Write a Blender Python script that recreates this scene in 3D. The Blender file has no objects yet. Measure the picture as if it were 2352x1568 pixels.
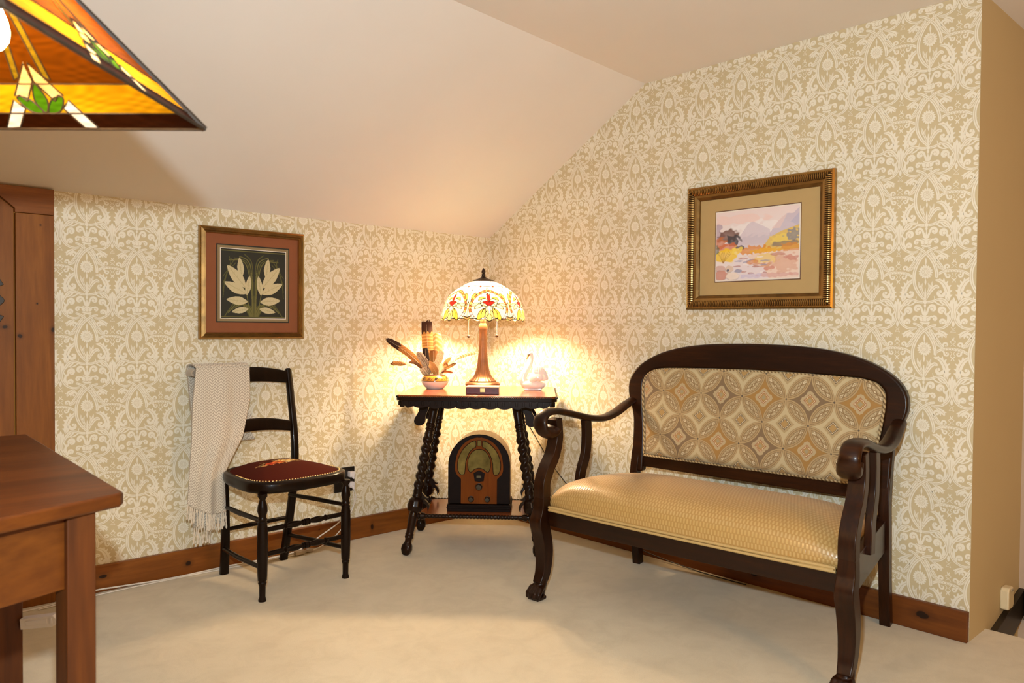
import bpy, bmesh, math, random
import numpy as np
from mathutils import Matrix, Vector
random.seed(7)
PI = math.pi
scn = bpy.context.scene
COL = scn.collection

# ------------------------------------------------------------ camera
cd = bpy.data.cameras.new('camera')
cam = bpy.data.objects.new('camera', cd); COL.objects.link(cam)
_R = Vector((0.73236319, -0.680863, 0.00835119)); _U = Vector((0.00811677, 0.0209932, 0.99974667))
_F = Vector((0.68086583, 0.73210987, -0.02090105))
CAM = Vector((-2.9835, -3.4047, 1.08))
m = Matrix((( _R.x, _U.x, -_F.x, CAM.x), (_R.y, _U.y, -_F.y, CAM.y), (_R.z, _U.z, -_F.z, CAM.z), (0, 0, 0, 1)))
cam.matrix_world = m
cd.sensor_width = 36.0; cd.lens = 1796.14 / 2352 * 36.0
cd.clip_start = 0.02
cd.dof.use_dof = True; cd.dof.focus_distance = 3.7; cd.dof.aperture_fstop = 6.3
scn.camera = cam

# ------------------------------------------------------------ light, world, exposure
scn.view_settings.view_transform = 'Standard'; scn.view_settings.look = 'None'
scn.view_settings.gamma = 1.0; scn.view_settings.use_curve_mapping = False
scn.view_settings.exposure = -0.08
w = bpy.data.worlds.new('world'); scn.world = w; w.use_nodes = True
w.node_tree.nodes['Background'].inputs[0].default_value = (1.0, 0.47, 0.10, 1)
w.node_tree.nodes['Background'].inputs[1].default_value = 0.31

def light(name, kind, loc, power, color, size=0.05, target=None):
    ld = bpy.data.lights.new(name, kind); ld.energy = power; ld.color = color
    if kind == 'AREA':
        ld.shape = 'DISK'; ld.size = size
    else:
        ld.shadow_soft_size = size
    o = bpy.data.objects.new(name, ld); COL.objects.link(o); o.location = loc
    if target is not None:
        o.rotation_euler = (Vector(target) - Vector(loc)).to_track_quat('-Z', 'Y').to_euler()
    return o
# the photographer's flash, just above the camera
light('camera_flash', 'AREA', (-2.96, -3.33, 1.285), 64, (0.80, 0.93, 1.0), 0.045, (-0.7, -1.0, 1.25))
# unseen warm lamp added behind the photographer for the amber fill light
light('warm_fill_lamp', 'POINT', (-1.7, -5.0, 1.45), 70, (1.0, 0.50, 0.12), 0.15)

# ------------------------------------------------------------ helpers: mesh building
class MB:
    def __init__(s):
        s.v = []; s.f = []; s.m = []; s.uv = {}
    def add(s, vs, fs, mi=0, M=None, uvs=None):
        b = len(s.v)
        if M is not None: vs = [M @ Vector(p) for p in vs]
        s.v.extend([tuple(p) for p in vs])
        for f in fs:
            if uvs is not None: s.uv[len(s.f)] = [uvs[i] for i in f]
            s.f.append(tuple(i + b for i in f)); s.m.append(mi)
        return s
    def box(s, c, d, mi=0, M=None):
        x, y, z = [k / 2 for k in d]
        vs = [Vector((c[0] + i * x, c[1] + j * y, c[2] + k * z)) for i in (-1, 1) for j in (-1, 1) for k in (-1, 1)]
        return s.add(vs, [(0, 1, 3, 2), (4, 6, 7, 5), (0, 4, 5, 1), (2, 3, 7, 6), (0, 2, 6, 4), (1, 5, 7, 3)], mi, M)
    def grid(s, fn, nu, nv, cu=False, cv=False, mi=0, M=None, uv=None, flip=False):
        nU = nu if cu else nu + 1; nV = nv if cv else nv + 1
        vs = [fn(i / nu, j / nv) for j in range(nV) for i in range(nU)]
        fs = []
        b = len(s.v)
        for j in range(nv):
            for i in range(nu):
                i2 = (i + 1) % nU; j2 = (j + 1) % nV
                q = (j * nU + i, j * nU + i2, j2 * nU + i2, j2 * nU + i)
                if flip: q = q[::-1]
                if uv:
                    c = [uv(i / nu, j / nv), uv((i + 1) / nu, j / nv), uv((i + 1) / nu, (j + 1) / nv), uv(i / nu, (j + 1) / nv)]
                    if flip: c = c[::-1]
                    s.uv[len(s.f) + len(fs)] = c
                fs.append(q)
        return s.add(vs, fs, mi, M)
    def lathe(s, prof, n=24, mi=0, M=None, mod=None, cap=True):
        vs = []
        for (r, z) in prof:
            for i in range(n):
                a = 2 * PI * i / n
                rr = r if mod is None else mod(r, z, a)
                vs.append((rr * math.cos(a), rr * math.sin(a), z))
        fs = []
        for j in range(len(prof) - 1):
            for i in range(n):
                k = (i + 1) % n
                fs.append((j * n + i, j * n + k, (j + 1) * n + k, (j + 1) * n + i))
        if cap:
            fs.append(tuple(range(n))[::-1]); fs.append(tuple((len(prof) - 1) * n + i for i in range(n)))
        return s.add(vs, fs, mi, M)
    def tube(s, pts, r, n=10, mi=0, M=None, cap=True, sx=1.0, sy=1.0, up=None, closed=False, mod=None):
        P = [Vector(p) for p in pts]; N = len(P)
        rs = r if isinstance(r, (list, tuple)) else [r] * N
        vs = []; nrm = None
        for i in range(N):
            if closed: t = P[(i + 1) % N] - P[i - 1]
            else: t = P[min(i + 1, N - 1)] - P[max(i - 1, 0)]
            if t.length < 1e-9: t = Vector((0, 0, 1))
            t.normalize()
            if nrm is None:
                u0 = Vector(up) if up else (Vector((0, 0, 1)) if abs(t.z) < 0.9 else Vector((1, 0, 0)))
                nrm = (u0 - t * u0.dot(t)).normalized()
            else:
                q = Vector(up) if up else nrm
                nrm = (q - t * q.dot(t))
                if nrm.length < 1e-6: nrm = t.orthogonal()
                nrm.normalize()
            bi = t.cross(nrm)
            for k in range(n):
                a = 2 * PI * k / n
                rr = rs[i] if mod is None else rs[i] * mod(i / (N - 1), a)
                vs.append(P[i] + (bi * math.cos(a) * sx + nrm * math.sin(a) * sy) * rr)
        fs = []
        R = N if closed else N - 1
        for j in range(R):
            j2 = (j + 1) % N
            for k in range(n):
                k2 = (k + 1) % n
                fs.append((j * n + k, j * n + k2, j2 * n + k2, j2 * n + k))
        if cap and not closed:
            fs.append(tuple(range(n))[::-1]); fs.append(tuple((N - 1) * n + k for k in range(n)))
        return s.add(vs, fs, mi, M)
    def sweep(s, pts, sec, mi=0, M=None, up=(0, 0, 1), closed=False, scale=None):
        """sweep a 2D section (across, along up) along pts; up stays fixed"""
        P = [Vector(p) for p in pts]; N = len(P); n = len(sec); vs = []
        for i in range(N):
            if closed: t = P[(i + 1) % N] - P[i - 1]
            else: t = P[min(i + 1, N - 1)] - P[max(i - 1, 0)]
            t.normalize(); u = Vector(up); u = (u - t * u.dot(t)).normalized(); b = t.cross(u)
            sc = 1 if scale is None else scale(i / max(1, N - 1))
            if not isinstance(sc, tuple): sc = (sc, sc)
            for (x, y) in sec: vs.append(P[i] + b * x * sc[0] + u * y * sc[1])
        fs = []
        for j in range(N if closed else N - 1):
            j2 = (j + 1) % N
            for k in range(n):
                k2 = (k + 1) % n
                fs.append((j * n + k, j * n + k2, j2 * n + k2, j2 * n + k))
        if not closed:
            fs.append(tuple(range(n))[::-1]); fs.append(tuple((N - 1) * n + k for k in range(n)))
        return s.add(vs, fs, mi, M)
    def prism(s, out, t0, t1, plane='xz', mi=0, M=None):
        """polygon outline extruded along the missing axis"""
        def P(a, b, t):
            return {'xz': (a, t, b), 'xy': (a, b, t), 'yz': (t, a, b)}[plane]
        n = len(out)
        vs = [P(a, b, t0) for a, b in out] + [P(a, b, t1) for a, b in out]
        fs = [tuple(range(n)), tuple(range(2 * n - 1, n - 1, -1))]
        for i in range(n):
            k = (i + 1) % n
            fs.append((i, i + n, k + n, k))
        return s.add(vs, fs, mi, M)

def obj(name, mb, mats, parent=None, sharp=35, bevel=0, bseg=2, subd=0, remesh=0, flat=False, solid=0, recalc=True):
    me = bpy.data.meshes.new(name)
    me.from_pydata([tuple(v) for v in mb.v], [], mb.f)
    if not isinstance(mats, (list, tuple)): mats = [mats]
    for mt in mats: me.materials.append(mt)
    me.polygons.foreach_set('material_index', mb.m)
    if mb.uv:
        ul = me.uv_layers.new(name='UVMap')
        for fi, c in mb.uv.items():
            ls = me.polygons[fi].loop_start
            for k, q in enumerate(c): ul.data[ls + k].uv = q
    if recalc:
        bm = bmesh.new(); bm.from_mesh(me)
        bmesh.ops.recalc_face_normals(bm, faces=bm.faces[:]); bm.to_mesh(me); bm.free()
    if not flat:
        me.polygons.foreach_set('use_smooth', [True] * len(me.polygons))
        me.set_sharp_from_angle(angle=math.radians(sharp))
    me.update()
    o = bpy.data.objects.new(name, me); COL.objects.link(o)
    if parent is not None: o.parent = parent
    if bevel:
        b = o.modifiers.new('bevel', 'BEVEL'); b.width = bevel; b.segments = bseg; b.limit_method = 'ANGLE'; b.angle_limit = math.radians(40)
        b.harden_normals = True
    if remesh:
        r = o.modifiers.new('remesh', 'REMESH'); r.mode = 'VOXEL'; r.voxel_size = remesh; r.use_smooth_shade = True
        c = o.modifiers.new('smooth', 'SMOOTH'); c.iterations = 3; c.factor = 0.5
    if solid:
        b = o.modifiers.new('solid', 'SOLIDIFY'); b.thickness = solid; b.offset = 0
    if subd:
        b = o.modifiers.new('subd', 'SUBSURF'); b.levels = subd; b.render_levels = subd
    return o

def tag(o, label, cat, group=None):
    o['label'] = label; o['category'] = cat
    if group: o['group'] = group
    return o
def thing(name, label, cat, loc=(0, 0, 0), rotz=0, group=None):
    o = bpy.data.objects.new(name, None); COL.objects.link(o)
    o.empty_display_size = 0.05
    o.location = loc; o.rotation_euler = (0, 0, rotz)
    return tag(o, label, cat, group)
def struct(name, mb, mats, parent=None, **k):
    o = obj(name, mb, mats, parent, **k)
    if parent is None: o['kind'] = 'structure'
    return o

def cr(pts, n=6, closed=False):
    """Catmull-Rom through points of any dimension"""
    P = [np.array(p, float) for p in pts]; N = len(P); out = []
    rng = range(N) if closed else range(N - 1)
    for i in rng:
        if closed: a, b, c, d = P[i - 1], P[i], P[(i + 1) % N], P[(i + 2) % N]
        else: a, b, c, d = P[max(i - 1, 0)], P[i], P[i + 1], P[min(i + 2, N - 1)]
        for k in range(n):
            t = k / n
            out.append(0.5 * ((2 * b) + (c - a) * t + (2 * a - 5 * b + 4 * c - d) * t * t + (3 * b - a - 3 * c + d) * t ** 3))
    if not closed: out.append(P[-1])
    return [tuple(float(x) for x in q) for q in out]

# ------------------------------------------------------------ helpers: materials
def new_mat(name):
    mt = bpy.data.materials.new(name); mt.use_nodes = True
    nt = mt.node_tree; b = nt.nodes['Principled BSDF']
    return mt, nt, b
class E:
    """node expression"""
    def __init__(s, nt, k): s.nt = nt; s.k = k
    def _op(s, op, *a):
        n = s.nt.nodes.new('ShaderNodeMath'); n.operation = op
        for i, x in enumerate((s,) + a):
            if isinstance(x, E): s.nt.links.new(x.k, n.inputs[i])
            else: n.inputs[i].default_value = float(x)
        return E(s.nt, n.outputs[0])
    def __add__(s, o): return s._op('ADD', o)
    __radd__ = __add__
    def __sub__(s, o): return s._op('SUBTRACT', o)
    def __rsub__(s, o): return (s * -1.0) + o
    def __mul__(s, o): return s._op('MULTIPLY', o)
    __rmul__ = __mul__
    def __truediv__(s, o): return s._op('DIVIDE', o)
    def fr(s): return s._op('FRACT')
    def fl(s): return s._op('FLOOR')
    def ab(s): return s._op('ABSOLUTE')
    def sq(s): return s._op('SQRT')
    def sin(s): return s._op('SINE')
    def mn(s, o): return s._op('MINIMUM', o)
    def mx(s, o): return s._op('MAXIMUM', o)
    def lt(s, o): return s._op('LESS_THAN', o)
    def gt(s, o): return s._op('GREATER_THAN', o)
    def md(s, o): return s._op('FLOORED_MODULO', o)
    def band(s, a, b): return s.gt(a) * s.lt(b)
def coords(nt, kind='Object'):
    t = nt.nodes.new('ShaderNodeTexCoord'); x = nt.nodes.new('ShaderNodeSeparateXYZ')
    nt.links.new(t.outputs[kind], x.inputs[0])
    return t.outputs[kind], [E(nt, x.outputs[i]) for i in range(3)]
def comb(nt, x, y, z):
    n = nt.nodes.new('ShaderNodeCombineXYZ')
    for i, q in enumerate((x, y, z)):
        if isinstance(q, E): nt.links.new(q.k, n.inputs[i])
        else: n.inputs[i].default_value = q
    return n.outputs[0]
def rgb(nt, c):
    n = nt.nodes.new('ShaderNodeRGB'); n.outputs[0].default_value = (*c, 1); return n.outputs[0]
def mix(nt, f, a, b):
    n = nt.nodes.new('ShaderNodeMix'); n.data_type = 'RGBA'
    if isinstance(f, E): nt.links.new(f.k, n.inputs[0])
    elif isinstance(f, float): n.inputs[0].default_value = f
    else: nt.links.new(f, n.inputs[0])
    for k, q in ((6, a), (7, b)):
        if isinstance(q, tuple): n.inputs[k].default_value = (*q, 1)
        else: nt.links.new(q, n.inputs[k])
    return n.outputs[2]
def noise(nt, vec, scale, detail=3, rough=0.5, dist=0.0):
    n = nt.nodes.new('ShaderNodeTexNoise'); n.inputs['Scale'].default_value = scale
    n.inputs['Detail'].default_value = detail; n.inputs['Roughness'].default_value = rough; n.inputs['Distortion'].default_value = dist
    if vec is not None: nt.links.new(vec, n.inputs['Vector'])
    return E(nt, n.outputs[0])
def ramp(nt, f, stops):
    n = nt.nodes.new('ShaderNodeValToRGB'); el = n.color_ramp.elements
    while len(el) < len(stops): el.new(0.5)
    for e, (p, c) in zip(el, stops): e.position = p; e.color = (*c, 1)
    nt.links.new(f.k, n.inputs[0]); return n.outputs[0]
def bump(nt, b, h, strength=0.2, dist=0.001):
    n = nt.nodes.new('ShaderNodeBump'); n.inputs['Strength'].default_value = strength; n.inputs['Distance'].default_value = dist
    nt.links.new(h.k, n.inputs['Height']); nt.links.new(n.outputs[0], b.inputs['Normal'])
def setp(b, rough=0.5, metal=0.0, coat=0.0, crough=0.1, sheen=0.0, spec=None, trans=None):
    b.inputs['Roughness'].default_value = rough; b.inputs['Metallic'].default_value = metal
    b.inputs['Coat Weight'].default_value = coat; b.inputs['Coat Roughness'].default_value = crough
    b.inputs['Sheen Weight'].default_value = sheen
    if spec is not None: b.inputs['Specular IOR Level'].default_value = spec
def plain(name, c, rough=0.5, var=0.08, vs=8.0, bmp=0.0, bs=200.0, **k):
    mt, nt, b = new_mat(name); setp(b, rough, **k)
    vec, _ = coords(nt)
    c2 = tuple(x * (1 - var) for x in c); c1 = tuple(min(1, x * (1 + var)) for x in c)
    nt.links.new(ramp(nt, noise(nt, vec, vs, 4), [(0.3, c2), (0.7, c1)]), b.inputs['Base Color'])
    if bmp: bump(nt, b, noise(nt, vec, bs, 3), bmp)
    return mt
def wood(name, dark, mid, lite, axis=0, rough=0.4, coat=0.2, gs=10.0, knots=0.0, crough=0.15, fine=0.35, spec=0.3, spots=()):
    mt, nt, b = new_mat(name); setp(b, rough, coat=coat, crough=crough, spec=spec)
    vec, x = coords(nt)
    sc = [gs, gs, gs]; sc[axis] = gs * 0.09
    v = comb(nt, x[0] * sc[0], x[1] * sc[1], x[2] * sc[2])
    g = noise(nt, v, 1.0, 4, 0.6, 1.2)
    sc2 = [s_ * 9 for s_ in sc]
    g2 = noise(nt, comb(nt, x[0] * sc2[0], x[1] * sc2[1], x[2] * sc2[2]), 1.0, 3, 0.6)
    f = g * (1 - fine) + g2 * fine
    c = ramp(nt, f, [(0.30, dark), (0.5, mid), (0.68, lite)])
    if knots:
        vo = nt.nodes.new('ShaderNodeTexVoronoi'); vo.inputs['Scale'].default_value = 1.0
        ks = [knots] * 3; ks[axis] = knots * 0.62
        nt.links.new(comb(nt, x[0] * ks[0], x[1] * ks[1], x[2] * ks[2]), vo.inputs['Vector'])
        d = E(nt, vo.outputs['Distance']) + noise(nt, vec, 22.0, 2) * 0.07
        k = ramp(nt, d, [(0.10, (1, 1, 1)), (0.20, (0, 0, 0))])
        c = mix(nt, k, c, tuple(q * 0.22 for q in dark))
    for (i0, p0, i1, p1, r0, r1) in spots:      # knots at known places: two coordinates and two radii
        a = (x[i0] - p0) * (1 / r0); e = (x[i1] - p1) * (1 / r1)
        d = (a * a + e * e).sq() + noise(nt, vec, 60.0, 2) * 0.5
        k2 = ramp(nt, d * 0.4, [(0.34, (1, 1, 1)), (0.42, (0.35, 0.35, 0.35)), (0.85, (0, 0, 0))])
        c = mix(nt, k2, c, tuple(q * 0.16 for q in dark))
    nt.links.new(c, b.inputs['Base Color'])
    bump(nt, b, g2, 0.06, 0.0005)
    return mt
def attr_mat(name, rough=0.6, coat=0.0, metal=0.0, bmp=0, bs=300, sheen=0, an='paint', spec=None):
    mt, nt, b = new_mat(name); setp(b, rough, metal=metal, coat=coat, sheen=sheen, spec=spec)
    a = nt.nodes.new('ShaderNodeAttribute'); a.attribute_name = an
    nt.links.new(a.outputs['Color'], b.inputs['Base Color'])
    if bmp:
        vec, _ = coords(nt); bump(nt, b, noise(nt, vec, bs, 2), bmp, 0.0006)
    return mt

# ------------------------------------------------------------ helpers: painting a dense mesh
class Paint:
    """colours for points X, Y (numpy) drawn with polygons, strokes and discs"""
    def __init__(s, X, Y, c): s.X = X; s.Y = Y; s.c = np.tile(np.array(c, float), (len(X), 1))
    def put(s, m, c, a=1.0):
        a = (m.astype(float) * a)[:, None]
        s.c = s.c * (1 - a) + np.array(c, float)[None, :] * a
    def poly(s, pts, c, a=1.0):
        p = np.array(pts, float); m = np.zeros(len(s.X), bool)
        bb = (s.X >= p[:, 0].min()) & (s.X <= p[:, 0].max()) & (s.Y >= p[:, 1].min()) & (s.Y <= p[:, 1].max())
        x = s.X[bb]; y = s.Y[bb]; mm = np.zeros(len(x), bool)
        for i in range(len(p)):
            x0, y0 = p[i - 1]; x1, y1 = p[i]
            if y0 == y1: continue
            mm ^= ((y0 > y) != (y1 > y)) & (x < (x1 - x0) * (y - y0) / (y1 - y0) + x0)
        m[bb] = mm; s.put(m, c, a)
    def dist(s, pts):
        p = np.array(pts, float); d = np.full(len(s.X), 1e9)
        for i in range(len(p) - 1):
            a = p[i]; e = p[i + 1] - a; L = e @ e + 1e-12
            t = np.clip(((s.X - a[0]) * e[0] + (s.Y - a[1]) * e[1]) / L, 0, 1)
            d = np.minimum(d, np.hypot(s.X - a[0] - t * e[0], s.Y - a[1] - t * e[1]))
        return d
    def line(s, pts, w, c, a=1.0): s.put(s.dist(pts) < w / 2, c, a)
    def disc(s, x, y, r, c, a=1.0, ry=None):
        s.put(((s.X - x) / r) ** 2 + ((s.Y - y) / (ry or r)) ** 2 < 1, c, a)
    def soft(s, x, y, rx, ry, c, a=1.0, jit=0.35, seed=0):
        rs = np.random.RandomState(seed); th = np.arctan2((s.Y - y) / ry, (s.X - x) / rx)
        w_ = sum(rs.uniform(-1, 1) * np.cos(k * th + rs.uniform(0, 6)) / k for k in range(2, 9))
        for k in range(7):
            f = rs.uniform(30, 130); an = rs.uniform(0, 6.3); w_ = w_ + rs.uniform(-0.8, 0.8) * np.sin(f * (s.X * math.cos(an) + s.Y * math.sin(an)) + rs.uniform(0, 6))
        d = np.hypot((s.X - x) / rx, (s.Y - y) / ry) / (1 + np.clip(jit * w_ * 0.55, -0.6, 0.9))
        m = np.clip((1.12 - d) / 0.22, 0, 1); s.put(m, c, a * (0.8 + 0.2 * np.clip(d, 0, 1)))
def set_paint(o, cols, name='paint'):
    me = o.data; at = me.color_attributes.new(name, 'FLOAT_COLOR', 'POINT')
    b = np.ones((len(me.vertices), 4), np.float32); b[:, :3] = cols
    at.data.foreach_set('color', b.ravel())
def paint_grid(name, nu, nv, pos, painter, mt, parent, closed=False, **k):
    """grid mesh of pos(u,v) coloured by painter(U,V)->Nx3"""
    mb = MB(); mb.grid(pos, nu, nv, cu=closed)
    nU = nu if closed else nu + 1
    U = np.tile(np.arange(nU) / nu, nv + 1); V = np.repeat(np.arange(nv + 1) / nv, nU)
    o = obj(name, mb, mt, parent, recalc=False, **k)
    set_paint(o, painter(U, V)); return o
# ------------------------------------------------------------ materials
M = {}
M['ground'] = plain('wallpaper_ground', (0.59, 0.495, 0.30), 0.65, 0.03, 5)
M['line'] = plain('wallpaper_line', (0.60, 0.515, 0.34), 0.6, 0.03, 5)
M['cream'] = plain('wallpaper_cream', (0.80, 0.755, 0.62), 0.6, 0.03, 5)
M['ceil'] = plain('ceiling_paint', (0.76, 0.725, 0.68), 0.8, 0.02, 2, bmp=0.08, bs=90)
M['plaster'] = plain('plaster', (0.56, 0.45, 0.25), 0.8, 0.02, 2, bmp=0.08, bs=90)
M['pine'] = wood('knotty_pine', (0.13, 0.038, 0.004), (0.215, 0.070, 0.008), (0.30, 0.11, 0.014), axis=2, rough=0.5, coat=0.04, gs=7, spots=[(0, -2.342, 2, 1.024, 0.010, 0.010), (0, -2.234, 2, 1.047, 0.008, 0.012), (0, -2.274, 2, 1.442, 0.004, 0.004), (0, -2.286, 2, 1.146, 0.004, 0.004), (0, -2.388, 2, 1.058, 0.012, 0.008)])
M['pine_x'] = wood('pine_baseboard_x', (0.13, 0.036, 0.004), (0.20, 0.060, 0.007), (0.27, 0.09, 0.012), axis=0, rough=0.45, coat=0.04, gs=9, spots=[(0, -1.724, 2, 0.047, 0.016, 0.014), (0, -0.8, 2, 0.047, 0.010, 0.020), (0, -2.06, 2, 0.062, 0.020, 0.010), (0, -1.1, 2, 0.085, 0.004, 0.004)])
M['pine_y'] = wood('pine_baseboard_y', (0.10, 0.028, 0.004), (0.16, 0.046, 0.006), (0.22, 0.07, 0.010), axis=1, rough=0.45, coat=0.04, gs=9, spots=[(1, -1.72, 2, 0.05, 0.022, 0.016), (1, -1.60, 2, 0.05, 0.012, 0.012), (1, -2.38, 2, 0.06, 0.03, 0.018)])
M['iron'] = plain('black_iron', (0.012, 0.011, 0.010), 0.45, 0.2, 40)
M['trimdark'] = wood('dark_trim', (0.014, 0.009, 0.004), (0.025, 0.016, 0.008), (0.04, 0.025, 0.012), axis=0, rough=0.5)
mt, nt, b = new_mat('cream_carpet'); setp(b, 0.95, sheen=0.25)
vec, xx = coords(nt)
c1 = ramp(nt, noise(nt, vec, 1.6, 3, 0.55), [(0.35, (0.62, 0.535, 0.37)), (0.65, (0.69, 0.605, 0.43))])
c2 = ramp(nt, noise(nt, vec, 9.0, 5, 0.7, 0.6), [(0.42, (1, 1, 1)), (0.66, (0.90, 0.89, 0.87))])
c3 = ramp(nt, noise(nt, vec, 420.0, 2, 0.6), [(0.3, (0.88, 0.88, 0.88)), (0.7, (1, 1, 1))])
n = nt.nodes.new('ShaderNodeMix'); n.data_type = 'RGBA'; n.blend_type = 'MULTIPLY'; n.inputs[0].default_value = 1
nt.links.new(c1, n.inputs[6]); nt.links.new(c2, n.inputs[7])
n2 = nt.nodes.new('ShaderNodeMix'); n2.data_type = 'RGBA'; n2.blend_type = 'MULTIPLY'; n2.inputs[0].default_value = 1
nt.links.new(n.outputs[2], n2.inputs[6]); nt.links.new(c3, n2.inputs[7]); nt.links.new(n2.outputs[2], b.inputs['Base Color'])
bump(nt, b, noise(nt, vec, 420.0, 2) * 0.6 + noise(nt, vec, 12.0, 3) * 1.2, 0.35, 0.004)
M['carpet'] = mt

# ------------------------------------------------------------ room shell
H1, H2 = 1.581, 2.2247            # knee wall and flat ceiling heights
YE = -2.524                       # where the gable wall ends
fl = MB(); fl.box((-2.15, -2.5, -0.05), (4.3, 5.0, 0.1))
fl.box((0.09, YE - 0.9, -0.05), (0.18, 1.8, 0.1))
fl.tube([(0.172, YE, -0.03), (0.172, YE - 1.8, -0.03)], 0.03, n=16)      # rolled carpet nosing at the top of the steps
struct('floor', fl, M['carpet'])
fl = MB(); fl.box((0.66, YE - 0.9, -0.19), (1.0, 1.8, 0.1))
struct('floor_landing', fl, M['carpet'])
# ceiling: slope + flat
def zs(t): return H1 + (H2 - H1) * t
c = MB()
def slope(u, v):
    x = 0.9 - 5.3 * u; yb = -1.10 + 0.094 * min(x, 0)
    t = v * 1.0
    return (x, yb * t + 0.25 * (1 - t) * 0 , zs(t))
c.grid(slope, 20, 8)
c.add([(0.9, 0, H1), (-4.4, 0, H1), (-4.4, 0.2, H1), (0.9, 0.2, H1)], [(0, 1, 2, 3)])
struct('ceiling_slope', c, M['ceil'])
c = MB(); c.add([(0.9, -1.10, H2), (0, -1.10, H2), (-4.4, -1.10 - 0.4136, H2), (-4.4, -5.0, H2), (0.9, -5.0, H2)], [(0, 1, 2, 3, 4)])
struct('ceiling', c, M['ceil'])
c = MB(); c.box((0.603, YE + 0.06, 1.0), (1.2, 0.12, 2.6))
struct('wall_return', c, M['plaster'])
c = MB(); c.box((0.64, YE - 0.9, 1.0), (0.10, 1.8, 2.6)); struct('wall_end', c, plain('pink_plaster', (0.52, 0.40, 0.29), 0.8, 0.02, 2))

# ---- wallpaper, one repeat traced as bands, scrolls and leaves
TW, TH = 0.1866, 0.2742
K = 0.000262
def W(x, y): return ((x - 418) / 714 * TW, -(y - 655 + 0.072 * (x - 418)) / 975 * TH)
tile = []   # (verts, quads, level, mat)
def ribbon(P, ws, lev, mat, mirror=True):
    P = np.array(P); N = len(P); ws = np.interp(np.linspace(0, 1, N), np.linspace(0, 1, len(ws)), ws)
    t = np.gradient(P, axis=0); t /= (np.linalg.norm(t, axis=1)[:, None] + 1e-12)
    nn = np.stack([-t[:, 1], t[:, 0]], 1)
    A = P + nn * ws[:, None] / 2; B = P - nn * ws[:, None] / 2
    # rounded ends
    e0 = P[0] - t[0] * ws[0] * 0.45; e1 = P[-1] + t[-1] * ws[-1] * 0.45
    V = np.vstack([A, B, [e0], [e1]])
    F = [(i, i + 1, N + i + 1, N + i) for i in range(N - 1)] + [(2 * N, 0, N, 2 * N), (2 * N + 1, 2 * N - 1, N - 1, 2 * N + 1)]
    tile.append((V, F, lev, mat))
    if mirror:
        V2 = V.copy(); V2[:, 0] *= -1; tile.append((V2, F, lev, mat))
def st(raw, ws, lev=1, n=4, edge=11, vein=0, mirror=True):
    P = [W(*q) for q in cr(raw, n)]
    ws = [w_ * K for w_ in ws]
    ribbon(P, [w_ + edge * K for w_ in ws], lev, 1, mirror); ribbon(P, ws, lev + 0.5, 2, mirror)
    if vein: ribbon(P, [vein * K * 0.8, vein * K * 1.3, vein * K * 0.8], lev + 0.75, 1, mirror)
def curl(tail, cx, cy, r, a0, sw, ws, lev=2, mirror=True):
    """tail points, then a spiral about (cx,cy) starting at angle a0 (deg, image axes), sweeping sw deg"""
    pts = []
    for k in range(9):
        t = k / 8; a = math.radians(a0 + sw * t); rr = r * (1 - 0.72 * t)
        pts.append((cx + rr * math.cos(a), cy + rr * math.sin(a)))
    if math.dist(tail[-1], pts[0]) < 14: tail = tail[:-1]
    st(tail + pts, ws, lev, n=3, mirror=mirror)
    blob(pts[-1][0], pts[-1][1], ws[-1] * 0.62, lev + 0.6, mirror)
def blob(x, y, r, lev=2, mirror=True, ry=None):
    for rr, l_, m_ in ((r + 4.5, lev, 1), (r, lev + 0.5, 2)):
        ry_ = (ry / r * rr) if ry else rr
        V = np.array([W(x + rr * math.cos(a), y + ry_ * math.sin(a)) for a in np.linspace(0, 2 * PI, 10, endpoint=False)])
        F = [(0, i, i + 1, 0) for i in range(1, 9)]
        tile.append((V, F, l_, m_))
        if mirror: V2 = V.copy(); V2[:, 0] *= -1; tile.append((V2, F, l_, m_))
# horizontal vine behind the ogee
st([(545, 712), (600, 668), (670, 640), (775, 632), (880, 640), (960, 676)], [34, 34, 36, 34, 34], 0, vein=4, mirror=False)
for x in (700, 740, 775, 815, 850): blob(x, 632 + abs(x - 775) * 0.12, 14, 0.6, False)
curl([(640, 622)], 690, 588, 36, 150, 300, [26, 22, 18], 1); curl([(655, 668)], 702, 694, 34, 200, -300, [24, 20, 16], 1)
st([(740, 600), (770, 570), (740, 545), (778, 515), (790, 485)], [6, 6, 6, 14, 4], 1, edge=3); st([(740, 660), (765, 690), (742, 720), (770, 745), (752, 780)], [6, 6, 6, 16, 4], 1, edge=3)
# ogee bands (woven: the left one runs in front)
st([(560, 350), (500, 368), (440, 408), (370, 470), (312, 560), (275, 660), (268, 760), (290, 860), (345, 950), (412, 1015)], [30, 34, 38, 40, 40, 40, 40, 38, 26], 3, vein=6, mirror=False)
st([(276, 350), (336, 368), (396, 408), (466, 470), (524, 560), (556, 660), (558, 720)], [30, 34, 38, 40, 40, 38], 2.2, vein=6, mirror=False)
st([(424, 1015), (468, 930), (510, 870), (552, 838), (582, 850)], [22, 36, 44, 46, 34], 2.2, vein=6, mirror=False)
st([(398, 300), (385, 345), (360, 400), (330, 440), (280, 520), (200, 632), (172, 655)], [28, 28, 26, 26, 34, 26, 10], 1.4, vein=5)
curl([(330, 470), (300, 520)], 240, 505, 42, 40, -300, [20, 28, 30, 24], 1.5)
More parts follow.
